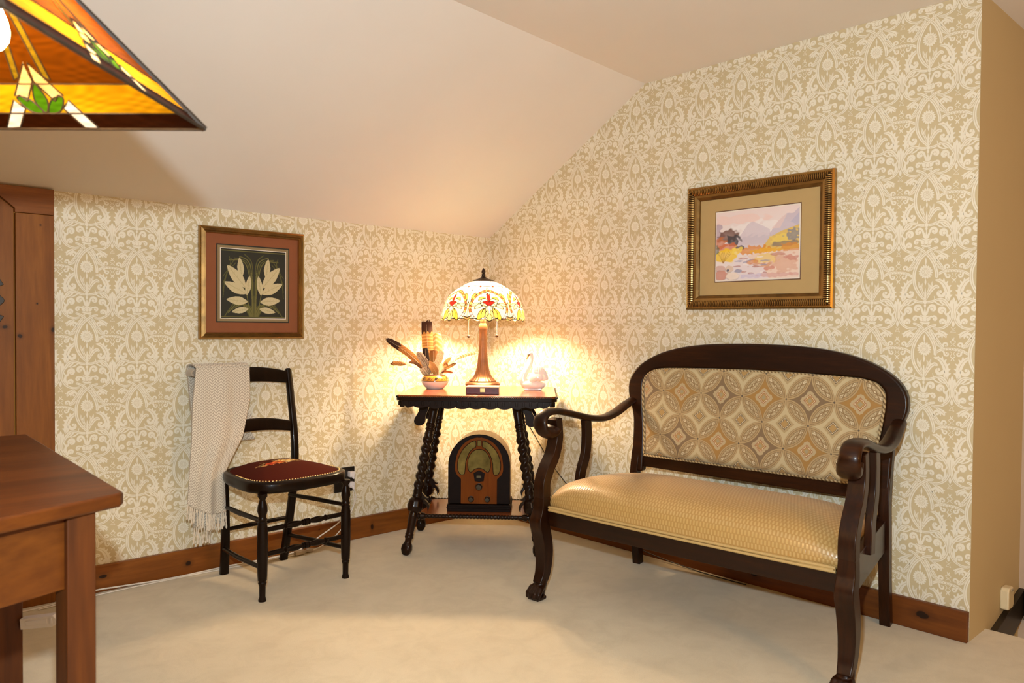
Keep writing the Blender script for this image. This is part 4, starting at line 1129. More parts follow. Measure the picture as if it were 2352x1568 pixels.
# ------------------------------------------------------------ pottery bowl and feathers
BOWL = (-0.218, 0.008)
def make_bowl():
    t = thing('pottery_bowl', 'small round pottery bowl, white below and yellow-banded above, holding feathers', 'bowl', table_pt(*BOWL, TOPZ), math.radians(-45))
    pr = cr([(0.040, 0.0), (0.045, 0.004), (0.058, 0.018), (0.0675, 0.033), (0.0690, 0.043), (0.064, 0.056), (0.054, 0.066), (0.047, 0.071), (0.042, 0.069), (0.046, 0.060), (0.060, 0.042), (0.055, 0.022), (0.0, 0.010)], 5)
    A = np.array(pr); arc = np.concatenate([[0], np.cumsum(np.hypot(*np.diff(A, axis=0).T))]); arc /= arc[-1]
    def pos(u_, v_):
        r = float(np.interp(v_, arc, A[:, 0])); z = float(np.interp(v_, arc, A[:, 1])); a = u_ * 2 * PI
        return (r * math.cos(a), r * math.sin(a), z)
    def col(U, V):
        z = np.interp(V, arc, A[:, 1]); r = np.interp(V, arc, A[:, 0])
        pt = Paint(U * 24, z * 100, (0.72, 0.68, 0.66))
        out = V < arc[np.argmax(A[:, 1])] + 0.02
        pt.put((z > 0.041) & out, (0.60, 0.28, 0.035)); pt.put((z > 0.0395) & (z < 0.042) & out, (0.02, 0.015, 0.02)); pt.put((z > 0.0355) & (z < 0.0365) & out, (0.02, 0.015, 0.03))
        for k in range(-1, 13):
            x = k * 2
            pt.poly([(x + 0.1, 4.4), (x + 0.9, 4.65), (x + 1.5, 5.8), (x + 0.7, 6.0)], (0.045, 0.02, 0.01) if k % 2 else (0.25, 0.09, 0.02))
            pt.line([(x + 1.2, 4.4), (x + 2.0, 6.0)], 0.12, (0.05, 0.02, 0.01)); 
        pt.put((z > 0.0655) & out, (0.10, 0.04, 0.02))
        return pt.c
    paint_grid('body', 192, 70, pos, col, attr_mat('glazed_pottery', 0.15, coat=0.6), t, closed=True, sharp=60)
    return t
make_bowl()
fm = attr_mat('feather', 0.8)
_nt = fm.node_tree; _b = _nt.nodes['Principled BSDF']; _a = [n_ for n_ in _nt.nodes if n_.bl_idname == 'ShaderNodeAttribute'][0]
_t = _nt.nodes.new('ShaderNodeBsdfTranslucent'); _m = _nt.nodes.new('ShaderNodeMixShader'); _m.inputs[0].default_value = 0.35
_nt.links.new(_a.outputs['Color'], _t.inputs[0]); _nt.links.new(_b.outputs[0], _m.inputs[1]); _nt.links.new(_t.outputs[0], _m.inputs[2]); _nt.links.new(_m.outputs[0], _nt.nodes['Material Output'].inputs[0])
def feather(label, pts, width, depth, pattern, quill=(0.60, 0.50, 0.30), tip=0.0, base=0.0, seed=0, tipw=0.25, curve=0.12, chev=0.9):
    """pts in bowl picture units (7.84 per pixel), x right, y down; depth = offset towards the corner at the tip"""
    t = thing('feather', label, 'feather', table_pt(*BOWL, TOPZ), math.radians(-45), 'feathers in the pottery bowl')
    s_ = 0.002165 / 7.84
    P3 = [Vector(((x - 1080) * s_, depth * (i / max(1, len(pts) - 1)) + (0.0 if i else 0.0), (1355 - y) * s_)) for i, (x, y) in enumerate(pts)]
    # begin inside the bowl
    P3 = [Vector((P3[0].x * 0.35, 0, 0.020))] + P3
    C_ = [Vector(q) for q in cr(P3, 14)]; N = len(C_)
    n0 = 14 if base == 0 else int(14 + base * (N - 14))
    V_ = C_[n0:]; n = len(V_) - 1
    hw = width * s_ / 2; rs = np.random.RandomState(seed)
    NW = 14
    jag = rs.uniform(0.0, 1.0, 200)
    vn = []
    for i in range(n + 1):
        tg = (V_[min(i + 1, n)] - V_[max(i - 1, 0)]).normalized(); sd = tg.cross(Vector((0, -1, 0))).normalized(); vn.append((tg, sd))
    def wd(f_): return (min(1, f_ / 0.30) ** 0.6) * (1 if f_ < 0.72 else max(tipw, (1 - ((f_ - 0.72) / 0.28) ** 2.2 * (1 - tipw))))
    def pos(u_, v_):
        k = v_ * n; i = min(int(k), n - 1); f_ = k - i
        c_ = V_[i] * (1 - f_) + V_[i + 1] * f_; tg, sd = vn[i]
        a = 2 * u_ - 1; w_ = hw * wd(v_)
        j = jag[int(abs(a) * 20 + (30 if a > 0 else 0)) % 200]
        extra = tg * (-abs(a) * hw * chev + (j * hw * 0.45 * tip if v_ > 0.9 else 0))
        return c_ + sd * a * w_ + extra + Vector((0, curve * hw * a * a * 2 , 0))
    nu, nv = 28, 90
    mb = MB(); mb.grid(pos, nu, nv)
    me_o = obj('vane', mb, fm, t, recalc=False, sharp=80)
    U = np.tile(np.arange(nu + 1) / nu, nv + 1) * 2 - 1; V = np.repeat(np.arange(nv + 1) / nv, nu + 1)
    nz = rs.uniform(-1, 1, len(U)) * 0.10 + 1
    set_paint(me_o, np.clip(pattern(U, V) * nz[:, None], 0, 1))
    mb = MB(); mb.tube(C_[:-2], [float(r) for r in np.linspace(0.0011, 0.0003, N - 2)], n=7); obj('quill', mb, plain('quill', quill, 0.4, 0.1, 40), t)
    return t
def barred(b1, b2, nb, tipc=None, tipf=0.86, slant=0.0):
    def f(U, V):
        c_ = np.where((((V * nb + slant * np.abs(U)) % 1) < 0.42)[:, None], np.array(b2)[None], np.array(b1)[None])
        if tipc is not None:
            k = V > tipf + 0.02 * np.sin(U * 9); c_ = np.where(k[:, None], np.array(tipc)[None], c_)
        return c_
    return f
def solid(a, b_=None):
    def f(U, V):
        b2 = b_ or a; return np.array(a)[None] * (1 - V[:, None]) + np.array(b2)[None] * V[:, None]
    return f
def spotted(dark, lt, nu, nv):
    def f(U, V):
        r = np.floor(V * nv); x = ((U * nu / 2 + (r % 2) * 0.5) % 1) - 0.5; y = ((V * nv) % 1) - 0.5
        return np.where(((x ** 2 + y ** 2) < 0.105)[:, None], np.array(lt)[None], np.array(dark)[None])
    return f
tan, ora, drk = (0.50, 0.27, 0.09), (0.42, 0.17, 0.035), (0.035, 0.012, 0.006)
feather('tall upright barred feather with a dark brown square tip', [(1010, 1080), (945, 700), (915, 150)], 205, 0.012, barred((0.45, 0.20, 0.045), (0.62, 0.38, 0.13), 24, (0.045, 0.014, 0.006), 0.80), tip=1.0, tipw=0.92, chev=0.12, seed=1)
feather('rounded cream-barred brown feather right of the tallest one', [(1060, 1080), (1090, 720), (1080, 350)], 215, 0.02, barred((0.50, 0.28, 0.09), (0.72, 0.52, 0.27), 9, None, slant=0.8), tipw=0.75, chev=0.1, seed=2)
feather('long feather with a frayed dark tip, reaching far to upper left', [(900, 1040), (620, 740), (200, 465)], 130, -0.01, barred((0.46, 0.22, 0.06), (0.34, 0.13, 0.03), 16, drk, 0.72, 1.0), tip=1.0, tipw=0.5, chev=0.5, seed=3)
feather('thin-stemmed feather with a small banded vane, low at left', [(860, 1050), (610, 940), (400, 905), (265, 915)], 80, -0.02, barred((0.36, 0.15, 0.04), (0.50, 0.27, 0.08), 10, (0.10, 0.04, 0.015), 0.75), base=0.45, quill=(0.16, 0.06, 0.02), seed=4)
feather('short curved brown feather below the long left one', [(850, 1010), (720, 890), (605, 880)], 60, -0.03, solid((0.22, 0.08, 0.02), (0.13, 0.05, 0.015)), quill=(0.1, 0.04, 0.01), seed=5)
feather('glossy blackish feather with rounded end in the middle', [(960, 1000), (920, 800), (905, 620)], 110, -0.012, solid((0.03, 0.012, 0.008), (0.015, 0.008, 0.008)), tipw=0.7, chev=0.1, seed=6)
feather('broad plain brown feather behind the spotted ones', [(1050, 1040), (1050, 850), (1045, 660)], 170, 0.004, solid((0.50, 0.27, 0.08), (0.17, 0.06, 0.015)), tipw=0.8, chev=0.1, seed=7)
feather('white-spotted dark feather leaning left', [(960, 1080), (900, 880), (765, 690)], 135, -0.028, spotted((0.085, 0.045, 0.030), (0.72, 0.62, 0.48), 8, 26), tipw=0.4, chev=0.2, seed=8)
feather('white-spotted feather leaning right beside the barred one', [(1090, 1000), (1150, 840), (1205, 665)], 125, -0.024, spotted((0.20, 0.12, 0.07), (0.78, 0.68, 0.52), 8, 26), tipw=0.55, chev=0.15, seed=9)
feather('short wide white-spotted feather at the rim, front left', [(960, 1120), (920, 1040), (880, 965)], 170, -0.042, spotted((0.03, 0.016, 0.012), (0.80, 0.70, 0.55), 8, 14), tipw=0.7, chev=0.1, seed=10)
feather('pale tan pointed feather at the front centre', [(1110, 1110), (1060, 980), (990, 830)], 130, -0.045, solid((0.55, 0.30, 0.10), (0.50, 0.30, 0.12)), tipw=0.1, seed=11)
feather('fluffy cream feather low on the right', [(1130, 1080), (1180, 970), (1210, 880)], 150, -0.03, solid((0.85, 0.72, 0.52), (0.80, 0.62, 0.40)), tip=0.6, tipw=0.5, seed=12)
feather('long slim cream-and-tan banded feather reaching to the lamp', [(1220, 1040), (1480, 820), (1680, 735), (1880, 695)], 52, -0.01, barred((0.85, 0.68, 0.45), (0.52, 0.27, 0.09), 9), base=0.30, tipw=0.12, seed=13)
feather('small stemmed feather with a near-black tip, at right', [(1215, 1040), (1330, 960), (1480, 880)], 55, -0.03, solid((0.45, 0.24, 0.08), (0.02, 0.008, 0.004)), base=0.25, tipw=0.6, seed=14)
feather('small russet feather lying lowest at right', [(1190, 1075), (1300, 1040), (1440, 1062)], 40, -0.035, solid((0.28, 0.08, 0.02), (0.42, 0.13, 0.04)), quill=(0.1, 0.03, 0.01), tipw=0.2, seed=15)
feather('slim tan feather curving up right of the bowl', [(1230, 1010), (1270, 890), (1390, 770)], 70, 0.0, solid((0.50, 0.28, 0.10), (0.66, 0.40, 0.16)), tipw=0.1, seed=16)
feather('narrow brown-centred feather standing right of the fluffy one', [(1215, 1060), (1270, 960), (1285, 830)], 80, -0.01, barred((0.55, 0.32, 0.12), (0.22, 0.09, 0.03), 3), tipw=0.15, seed=17)

# ------------------------------------------------------------ cathedral radio
def make_radio():
    t = thing('table_radio', 'old wooden arched-top radio with dark face on the table shelf', 'radio', table_pt(0.016, -0.112, 0.178), math.radians(-45))
    s_ = 0.000291
    def q(pts): return [((x - 670) * s_, (1470 - y) * s_) for x, y in pts]
    side = wood('radio_side_veneer', (0.36, 0.17, 0.045), (0.48, 0.26, 0.075), (0.60, 0.35, 0.12), axis=1, rough=0.4, coat=0.2)
    face = plain('dark_radio_face', (0.008, 0.0028, 0.0012), 0.55, 0.25, 30, spec=0.12)
    def arch(hw, yb, ys, yt, n_=28):
        o = [(670 - hw, yb), (670 - hw, ys)]
        for k in range(1, n_): a = PI - PI * k / n_; o.append((670 + hw * math.cos(a), ys - (ys - yt) * math.sin(a) ** 0.96))
        return o + [(670 + hw, ys), (670 + hw, yb)]
    mb = MB(); mb.prism(q(arch(508, 1345, 715, 200)), 0.004, 0.185, 'xz'); obj('cabinet', mb, side, t, bevel=0.003)
    mb = MB(); mb.prism(q(arch(516, 1345, 715, 190)), -0.006, 0.006, 'xz'); obj('face', mb, face, t, bevel=0.003)
    pn = cr([(270, 700), (300, 530), (380, 380), (500, 280), (620, 240), (655, 240)], 5)
    pl = [(370, 1342), (370, 932)] + cr([(345, 905), (300, 860), (272, 790), (270, 700)], 4)[:-1] + pn
    pl = pl + [(1340 - x, y) for x, y in reversed(pl)]
    mb = MB(); mb.prism(q(pl), -0.009, -0.005, 'xz'); obj('front_panel', mb, wood('radio_inlay', (0.12, 0.028, 0.002), (0.165, 0.040, 0.003), (0.21, 0.055, 0.005), axis=2, rough=0.6, coat=0.0, spec=0.1), t, bevel=0.001)
    cloth = plain('speaker_cloth', (0.17, 0.125, 0.035), 0.95, var=0.45, vs=18, spec=0.1, bmp=0.5, bs=700)
    cres = cr([(600, 295), (520, 325), (400, 440), (325, 600), (312, 740), (340, 830), (385, 862), (428, 838), (440, 740), (450, 640), (500, 500), (570, 420), (612, 395), (615, 320)], 4, closed=True)
    egg = cr([(670, 432), (560, 475), (495, 580), (480, 700), (500, 790), (532, 815), (556, 800), (600, 765), (670, 745), (740, 765), (784, 800), (808, 815), (840, 790), (860, 700), (845, 580), (780, 475)], 4, closed=True)
    sm = [(640, 285), (702, 285), (704, 378), (638, 378)]
    for p_ in (cres, [(1340 - x, y) for x, y in cres], egg, sm):
        mb = MB(); mb.prism(q(p_), -0.0105, -0.0085, 'xz'); c_ = obj('speaker_grille', mb, cloth, t)
        Q = q(p_); mb = MB(); mb.tube([(a, -0.0102, b_) for a, b_ in Q], 0.0016, n=7, closed=True, up=(0, 1, 0)); obj('grille_rim', mb, face, c_)
    mb = MB(); mb.prism(q([(578, 830), (670, 782), (765, 830), (748, 962), (670, 975), (600, 962)]), -0.0125, -0.008, 'xz'); es = obj('dial_escutcheon', mb, face, t, bevel=0.0015)
    mb = MB(); mb.prism(q([(630, 868), (706, 868), (706, 906), (630, 906)]), -0.0135, -0.012, 'xz'); obj('dial_window', mb, plain('dial_glass', (0.10, 0.08, 0.04), 0.2, 0.2, 60), es)
    for x, y, r in ((670, 1055, 52), (540, 1262, 44), (812, 1262, 44)):
        X, Z = q([(x, y)])[0]; rr = r * s_
        mb = MB(); mb.lathe([(rr * 1.15, 0), (rr * 1.15, 0.003), (rr, 0.004), (rr * 0.95, 0.016), (rr * 0.8, 0.019), (0, 0.0195)], 24, M=T(X, -0.009, Z) @ RX(90), mod=lambda r_, z, a: r_ * (1 + 0.03 * math.cos(12 * a)), cap=False)
        obj('knob', mb, plain('black_bakelite', (0.01, 0.008, 0.007), 0.2, 0.1, 40, coat=0.5), t)
    mb = MB(); mb.box((0, 0.086, 0.028), (0.306, 0.212, 0.012)); mb.box((0, 0.086, 0.019), (0.312, 0.218, 0.008)); mb.box((0, 0.086, 0.0075), (0.306, 0.212, 0.015)); obj('base_moulding', mb, face, t, bevel=0.002)
    return t
make_radio()

# ------------------------------------------------------------ framed pictures
def picture(name, label, place, W_, H_, prof, frame_mats, ribs, matc, layers, art):
    """place(u, v, d): u right, v up from the centre, d off the wall"""
    t = thing(name, label, 'picture', place[0], place[1])
    # local: x right, z up, -y out of the wall
    mb = MB()
    for k in range(len(prof) - 1):
        (e0, d0, m0), (e1, d1, _) = prof[k], prof[k + 1]
        a = [(W_ / 2 - e0, H_ / 2 - e0, d0), (W_ / 2 - e1, H_ / 2 - e1, d1)]
        vs = []
        for x_, z_, d in a: vs += [(-x_, -d, -z_), (x_, -d, -z_), (x_, -d, z_), (-x_, -d, z_)]
        mb.add(vs, [(i, (i + 1) % 4, 4 + (i + 1) % 4, 4 + i) for i in range(4)], m0)
    fr = obj('frame', mb, frame_mats, t, flat=True)
    if ribs:
        e0, e1, d0, dm, pitch, mi = ribs
        mb = MB()
        def rib(x_, z_, along):
            n_ = 7; pts = []
            for k in range(n_):
                f_ = k / (n_ - 1); e = e0 + (e1 - e0) * f_; d = d0 + dm * math.sin(PI * f_)
                pts.append((e, d))
            return pts
        def side(L, M_):
            n_ = int((L - 2 * e0) / pitch)
            for k in range(n_ + 1):
                x_ = -L / 2 + e0 + (L - 2 * e0) * k / n_
                lim = L / 2 - abs(x_)
                pts = [(x_, -d, -e) for e, d in rib(0, 0, 0) if e <= lim + 0.001]
                if len(pts) >= 2: mb.tube(pts, pitch * 0.36, n=6, M=M_)
        side(W_, T(0, 0, H_ / 2)); side(W_, RY(180) @ T(0, 0, H_ / 2)); side(H_, RY(90) @ T(0, 0, W_ / 2)); side(H_, RY(-90) @ T(0, 0, W_ / 2))
        obj('ribbed_moulding', mb, frame_mats[mi], t)
    mb = MB()
    for (w_, h_, dx, dz, d, mi) in layers: mb.box((dx, -d, dz), (w_, 0.0012, h_), mi)
    obj('mat_board', mb, matc, t, flat=True)
    w_, h_, dx, dz, d, nu, nv, fn = art
    paint_grid('print', nu, nv, lambda u_, v_: (dx - w_ / 2 + w_ * u_, -d, dz - h_ / 2 + h_ * v_), fn, attr_mat(name + '_paint', 0.5), t)
    return t
gold1 = plain('bright_gold', (0.40, 0.235, 0.075), 0.30, 0.1, 30, metal=0.9)
gold2 = plain('old_gold', (0.16, 0.082, 0.020), 0.38, 0.35, 25, metal=0.75)
gold3 = plain('dark_gold', (0.05, 0.023, 0.005), 0.42, 0.4, 25, metal=0.6)
# landscape watercolour on the gable wall
def landscape(U, V):
    t_ = 1 - V; X = U; Y = t_
    pt = Paint(X, Y, (0.78, 0.70, 0.70))
    rs = np.random.RandomState(5)
    pt.put(np.clip((0.30 - Y) / 0.3, 0, 1), (0.80, 0.64, 0.62), 0.7); pt.soft(0.25, 0.13, 0.35, 0.07, (0.84, 0.56, 0.50), 0.5, seed=1); pt.soft(0.62, 0.27, 0.4, 0.09, (0.84, 0.80, 0.80), 0.7, seed=2)
    pt.poly([(0.24, 0.46), (0.33, 0.32), (0.40, 0.20), (0.46, 0.17), (0.54, 0.22), (0.66, 0.30), (0.70, 0.5), (0.2, 0.5)], (0.62, 0.54, 0.62), 0.75)
    pt.poly([(0.66, 0.36), (0.76, 0.20), (0.86, 0.10), (0.93, 0.11), (1.0, 0.03), (1.0, 0.42), (0.66, 0.44)], (0.55, 0.48, 0.58), 0.8); pt.poly([(0.68, 0.30), (0.80, 0.14), (0.86, 0.11), (0.78, 0.30)], (0.78, 0.60, 0.58), 0.7)
    pt.poly([(0.90, 0.22), (1.0, 0.10), (1.0, 0.30)], (0.44, 0.44, 0.60), 0.6)
    pt.soft(0.5, 0.48, 0.32, 0.10, (0.58, 0.52, 0.60), 0.8, seed=3)
    pt.poly([(0.56, 0.58), (0.66, 0.42), (0.80, 0.34), (1.0, 0.27), (1.0, 0.60), (0.58, 0.62)], (0.72, 0.50, 0.10), 0.9)
    pt.soft(0.78, 0.45, 0.12, 0.06, (0.80, 0.62, 0.14), 0.8, seed=4); pt.soft(0.94, 0.40, 0.09, 0.07, (0.22, 0.24, 0.30), 0.85, seed=6); pt.soft(0.84, 0.52, 0.16, 0.035, (0.20, 0.16, 0.16), 0.8, seed=7)
    pt.soft(0.92, 0.58, 0.14, 0.06, (0.66, 0.26, 0.04), 0.8, seed=8); pt.soft(0.45, 0.58, 0.20, 0.06, (0.70, 0.26, 0.03), 0.9, seed=9); pt.soft(0.60, 0.60, 0.16, 0.035, (0.78, 0.42, 0.04), 0.9, seed=10)
    pt.soft(0.02, 0.30, 0.06, 0.12, (0.40, 0.30, 0.40), 0.8, seed=11)
    pt.soft(0.15, 0.35, 0.12, 0.09, (0.17, 0.075, 0.055), 0.95, seed=12); pt.soft(0.22, 0.42, 0.08, 0.08, (0.055, 0.05, 0.06), 0.95, seed=13); pt.soft(0.05, 0.45, 0.08, 0.08, (0.55, 0.16, 0.05), 0.85, seed=14)
    pt.soft(0.14, 0.52, 0.10, 0.06, (0.62, 0.16, 0.06), 0.85, seed=15); pt.soft(0.30, 0.53, 0.05, 0.03, (0.07, 0.06, 0.10), 0.9, seed=16)
    pt.soft(0.12, 0.64, 0.15, 0.10, (0.84, 0.56, 0.02), 0.95, seed=17); pt.soft(0.27, 0.57, 0.07, 0.05, (0.86, 0.66, 0.12), 0.85, seed=18); pt.soft(0.01, 0.55, 0.03, 0.07, (0.10, 0.13, 0.07), 0.8, seed=19)
    for k in range(9): pt.line([(0.09, 0.75), (0.02 + k * 0.022, 0.58 + 0.01 * (k % 3))], 0.004, (0.30, 0.12, 0.03), 0.7)
    pt.poly([(0.28, 0.68), (0.5, 0.64), (1.0, 0.62), (1.0, 1), (0.3, 1)], (0.80, 0.62, 0.52), 0.9)
    pt.poly([(0.24, 0.72), (0.40, 0.66), (0.46, 0.76), (0.60, 0.84), (0.66, 1.0), (0.20, 1.0)], (0.76, 0.68, 0.72), 0.95)
    pt.soft(0.62, 0.71, 0.14, 0.06, (0.80, 0.58, 0.12), 0.7, seed=20); pt.soft(0.45, 0.75, 0.07, 0.04, (0.66, 0.24, 0.06), 0.8, seed=21); pt.soft(0.56, 0.80, 0.12, 0.03, (0.60, 0.24, 0.10), 0.7, seed=22)
    pt.soft(0.84, 0.80, 0.14, 0.12, (0.68, 0.38, 0.27), 0.7, seed=23); pt.soft(0.92, 0.72, 0.08, 0.04, (0.55, 0.20, 0.16), 0.7, seed=24); pt.soft(0.76, 0.66, 0.09, 0.02, (0.50, 0.18, 0.14), 0.7, seed=25)
    for k in range(16): pt.soft(rs.uniform(0.28, 0.62), rs.uniform(0.68, 0.92), rs.uniform(0.02, 0.06), 0.010, [(0.42, 0.16, 0.14), (0.30, 0.30, 0.45), (0.86, 0.80, 0.80)][k % 3], 0.75, seed=30 + k)
    pt.soft(0.28, 0.87, 0.05, 0.025, (0.25, 0.26, 0.40), 0.85, seed=50); pt.soft(0.66, 0.85, 0.05, 0.03, (0.62, 0.26, 0.20), 0.9, seed=51)
    pt.soft(0.75, 0.95, 0.25, 0.03, (0.62, 0.30, 0.30), 0.6, seed=52); pt.soft(0.45, 0.95, 0.14, 0.03, (0.58, 0.52, 0.70), 0.7, seed=53)
    for x, y, rx, ry, c_ in ((0.05, 0.83, 0.07, 0.045, (0.66, 0.44, 0.40)), (0.17, 0.84, 0.05, 0.05, (0.72, 0.56, 0.46)), (0.06, 0.93, 0.09, 0.075, (0.62, 0.30, 0.24)), (0.21, 0.95, 0.085, 0.06, (0.84, 0.72, 0.64)), (0.15, 0.86, 0.015, 0.02, (0.10, 0.10, 0.16))):
        pt.soft(x, y, rx, ry, tuple(q * 0.45 for q in c_), 0.6, 0.1, seed=3); pt.soft(x + 0.004, y - 0.006, rx * 0.93, ry * 0.9, c_, 0.95, 0.1, seed=3)
    return pt.c
tanb = plain('tan_mat_board', (0.46, 0.32, 0.135), 0.85, 0.02, 20); brn = plain('brown_bevel', (0.13, 0.06, 0.035), 0.7, 0.05); wht = plain('white_bevel', (0.80, 0.74, 0.66), 0.7, 0.02)
yc, zc = -1.7000, 1.4255
picture('framed_watercolour', 'gold-framed watercolour of a rocky stream and hills, above the settee', ((-0.003, yc, zc), -PI / 2), 0.670, 0.539,
        [(0, 0.0, 0), (0, 0.020, 0), (0.006, 0.026, 0), (0.010, 0.024, 2), (0.034, 0.026, 2), (0.038, 0.020, 0), (0.048, 0.018, 1), (0.060, 0.012, 1), (0.062, 0.006, 1)], [gold1, gold2, gold3],
        (0.009, 0.036, 0.023, 0.007, 0.0078, 0), [tanb, brn, wht],
        [(0.552, 0.42, 0, 0, 0.006, 0), (0.394, 0.308, 0, 0.001, 0.0068, 1), (0.388, 0.300, 0, 0.001, 0.0074, 2)],
        (0.380, 0.291, 0.0, 0.001, 0.0086, 260, 200, landscape))
# mirrored plant panel on the knee wall, plain stand-in of the same colours
def panel_art(U, V):
    X = (U - 0.5) * 0.9; Y = V
    g = Paint(X, Y, (0.012, 0.016, 0.012))
    ol = (0.085, 0.085, 0.022); ol2 = (0.14, 0.13, 0.035)
    def both(fn, pts, *a): fn(pts, *a); fn([(-x, y) for x, y in pts], *a)
    for k in range(7):
        both(g.line, cr([(0.01 * k, 0.03), (0.04 + 0.03 * k, 0.16 + 0.015 * k), (0.10 + 0.05 * k, 0.20 - 0.012 * k * k * 0.4)], 8), 0.014, ol2 if k % 2 else ol)
    for k in range(4): both(g.line, cr([(0.006 + 0.006 * k, 0.03), (0.012 + 0.008 * k, 0.4), (0.03 + 0.03 * k, 0.80), (0.13 + 0.07 * k, 0.93 - 0.03 * k)], 8), 0.013, ol2 if k % 2 else ol)
    for k in range(4): both(g.line, cr([(0.42, 0.30 + 0.1 * k), (0.38 - 0.02 * k, 0.62 + 0.05 * k), (0.25 + 0.03 * k, 0.80 + 0.03 * k)], 8), 0.010, ol)
    cm = (0.56, 0.49, 0.29); c2 = (0.44, 0.38, 0.20)
    # plain cream leaves either side of the stems
    def leaf(s_, x0, y0, x1, y1, w_):
        dx, dy = x1 - x0, y1 - y0; L_ = math.hypot(dx, dy); nx, ny = -dy / L_, dx / L_
        o = [(x0, y0)] + [(x0 + dx * f_ + nx * w_ * h_, y0 + dy * f_ + ny * w_ * h_) for f_, h_ in ((.2, .7), (.45, 1), (.75, .7))] + [(x1, y1)] + [(x0 + dx * f_ - nx * w_ * h_, y0 + dy * f_ - ny * w_ * h_) for f_, h_ in ((.75, .7), (.45, 1), (.2, .7))]
        o = [(s_ * a, b_) for a, b_ in cr(o, 5, closed=True)]; g.poly(o, cm); g.line([(s_ * x0, y0), (s_ * x1, y1)], 0.008, c2)
        for k in range(1, 6):
            f_ = k / 6.5
            for e in (-1, 1): g.line([(s_ * (x0 + dx * f_), y0 + dy * f_), (s_ * (x0 + dx * (f_ + .08) + e * nx * w_ * .5 * math.sin(PI * f_)), y0 + dy * (f_ + .08) + e * ny * w_ * .5 * math.sin(PI * f_))], 0.0035, c2)
    def frond(s_):
        g.line([(s_ * 0.05, 0.04), (s_ * 0.10, 0.35), (s_ * 0.17, 0.62), (s_ * 0.21, 0.86)], 0.012, ol2)
        for q_ in ((0.17, 0.60, 0.20, 0.88, 0.045), (0.12, 0.45, 0.36, 0.76, 0.075), (0.11, 0.36, 0.40, 0.52, 0.070), (0.09, 0.24, 0.37, 0.27, 0.062), (0.10, 0.34, 0.06, 0.62, 0.040), (0.08, 0.14, 0.30, 0.09, 0.045)): leaf(s_, *q_)
    frond(1); frond(-1)
    g.put(np.abs(V - 0.975) < 0.006, ol2); g.put(np.abs(V - 0.02) < 0.005, ol2); g.put(V > 0.985, (0.006, 0.006, 0.005))
    return g.c
bmat = plain('rust_mat_board', (0.235, 0.075, 0.026), 0.85, 0.03, 20); blk = plain('black_line', (0.012, 0.014, 0.010), 0.7, 0.05)
khk = plain('khaki_line', (0.25, 0.18, 0.085), 0.7, 0.03)
picture('framed_print', 'gilt-framed dark green print with mirrored pale shapes and rust mat, above the chair', ((-1.4285, -0.003, 1.254), 0), 0.4935, 0.4924,
        [(0, 0.0, 0), (0, 0.016, 0), (0.003, 0.022, 0), (0.008, 0.018, 1), (0.018, 0.022, 0), (0.021, 0.016, 1), (0.027, 0.018, 0), (0.030, 0.008, 0)], [gold1, gold2],
        None, [bmat, blk, khk, wht],
        [(0.437, 0.436, 0, 0, 0.007, 0), (0.344, 0.346, 0.002, 0.0005, 0.0078, 1), (0.334, 0.335, 0.002, 0.0005, 0.0084, 2), (0.312, 0.313, 0.002, 0.0005, 0.0090, 3)],
        (0.306, 0.307, 0.002, 0.0005, 0.0100, 240, 240, panel_art))

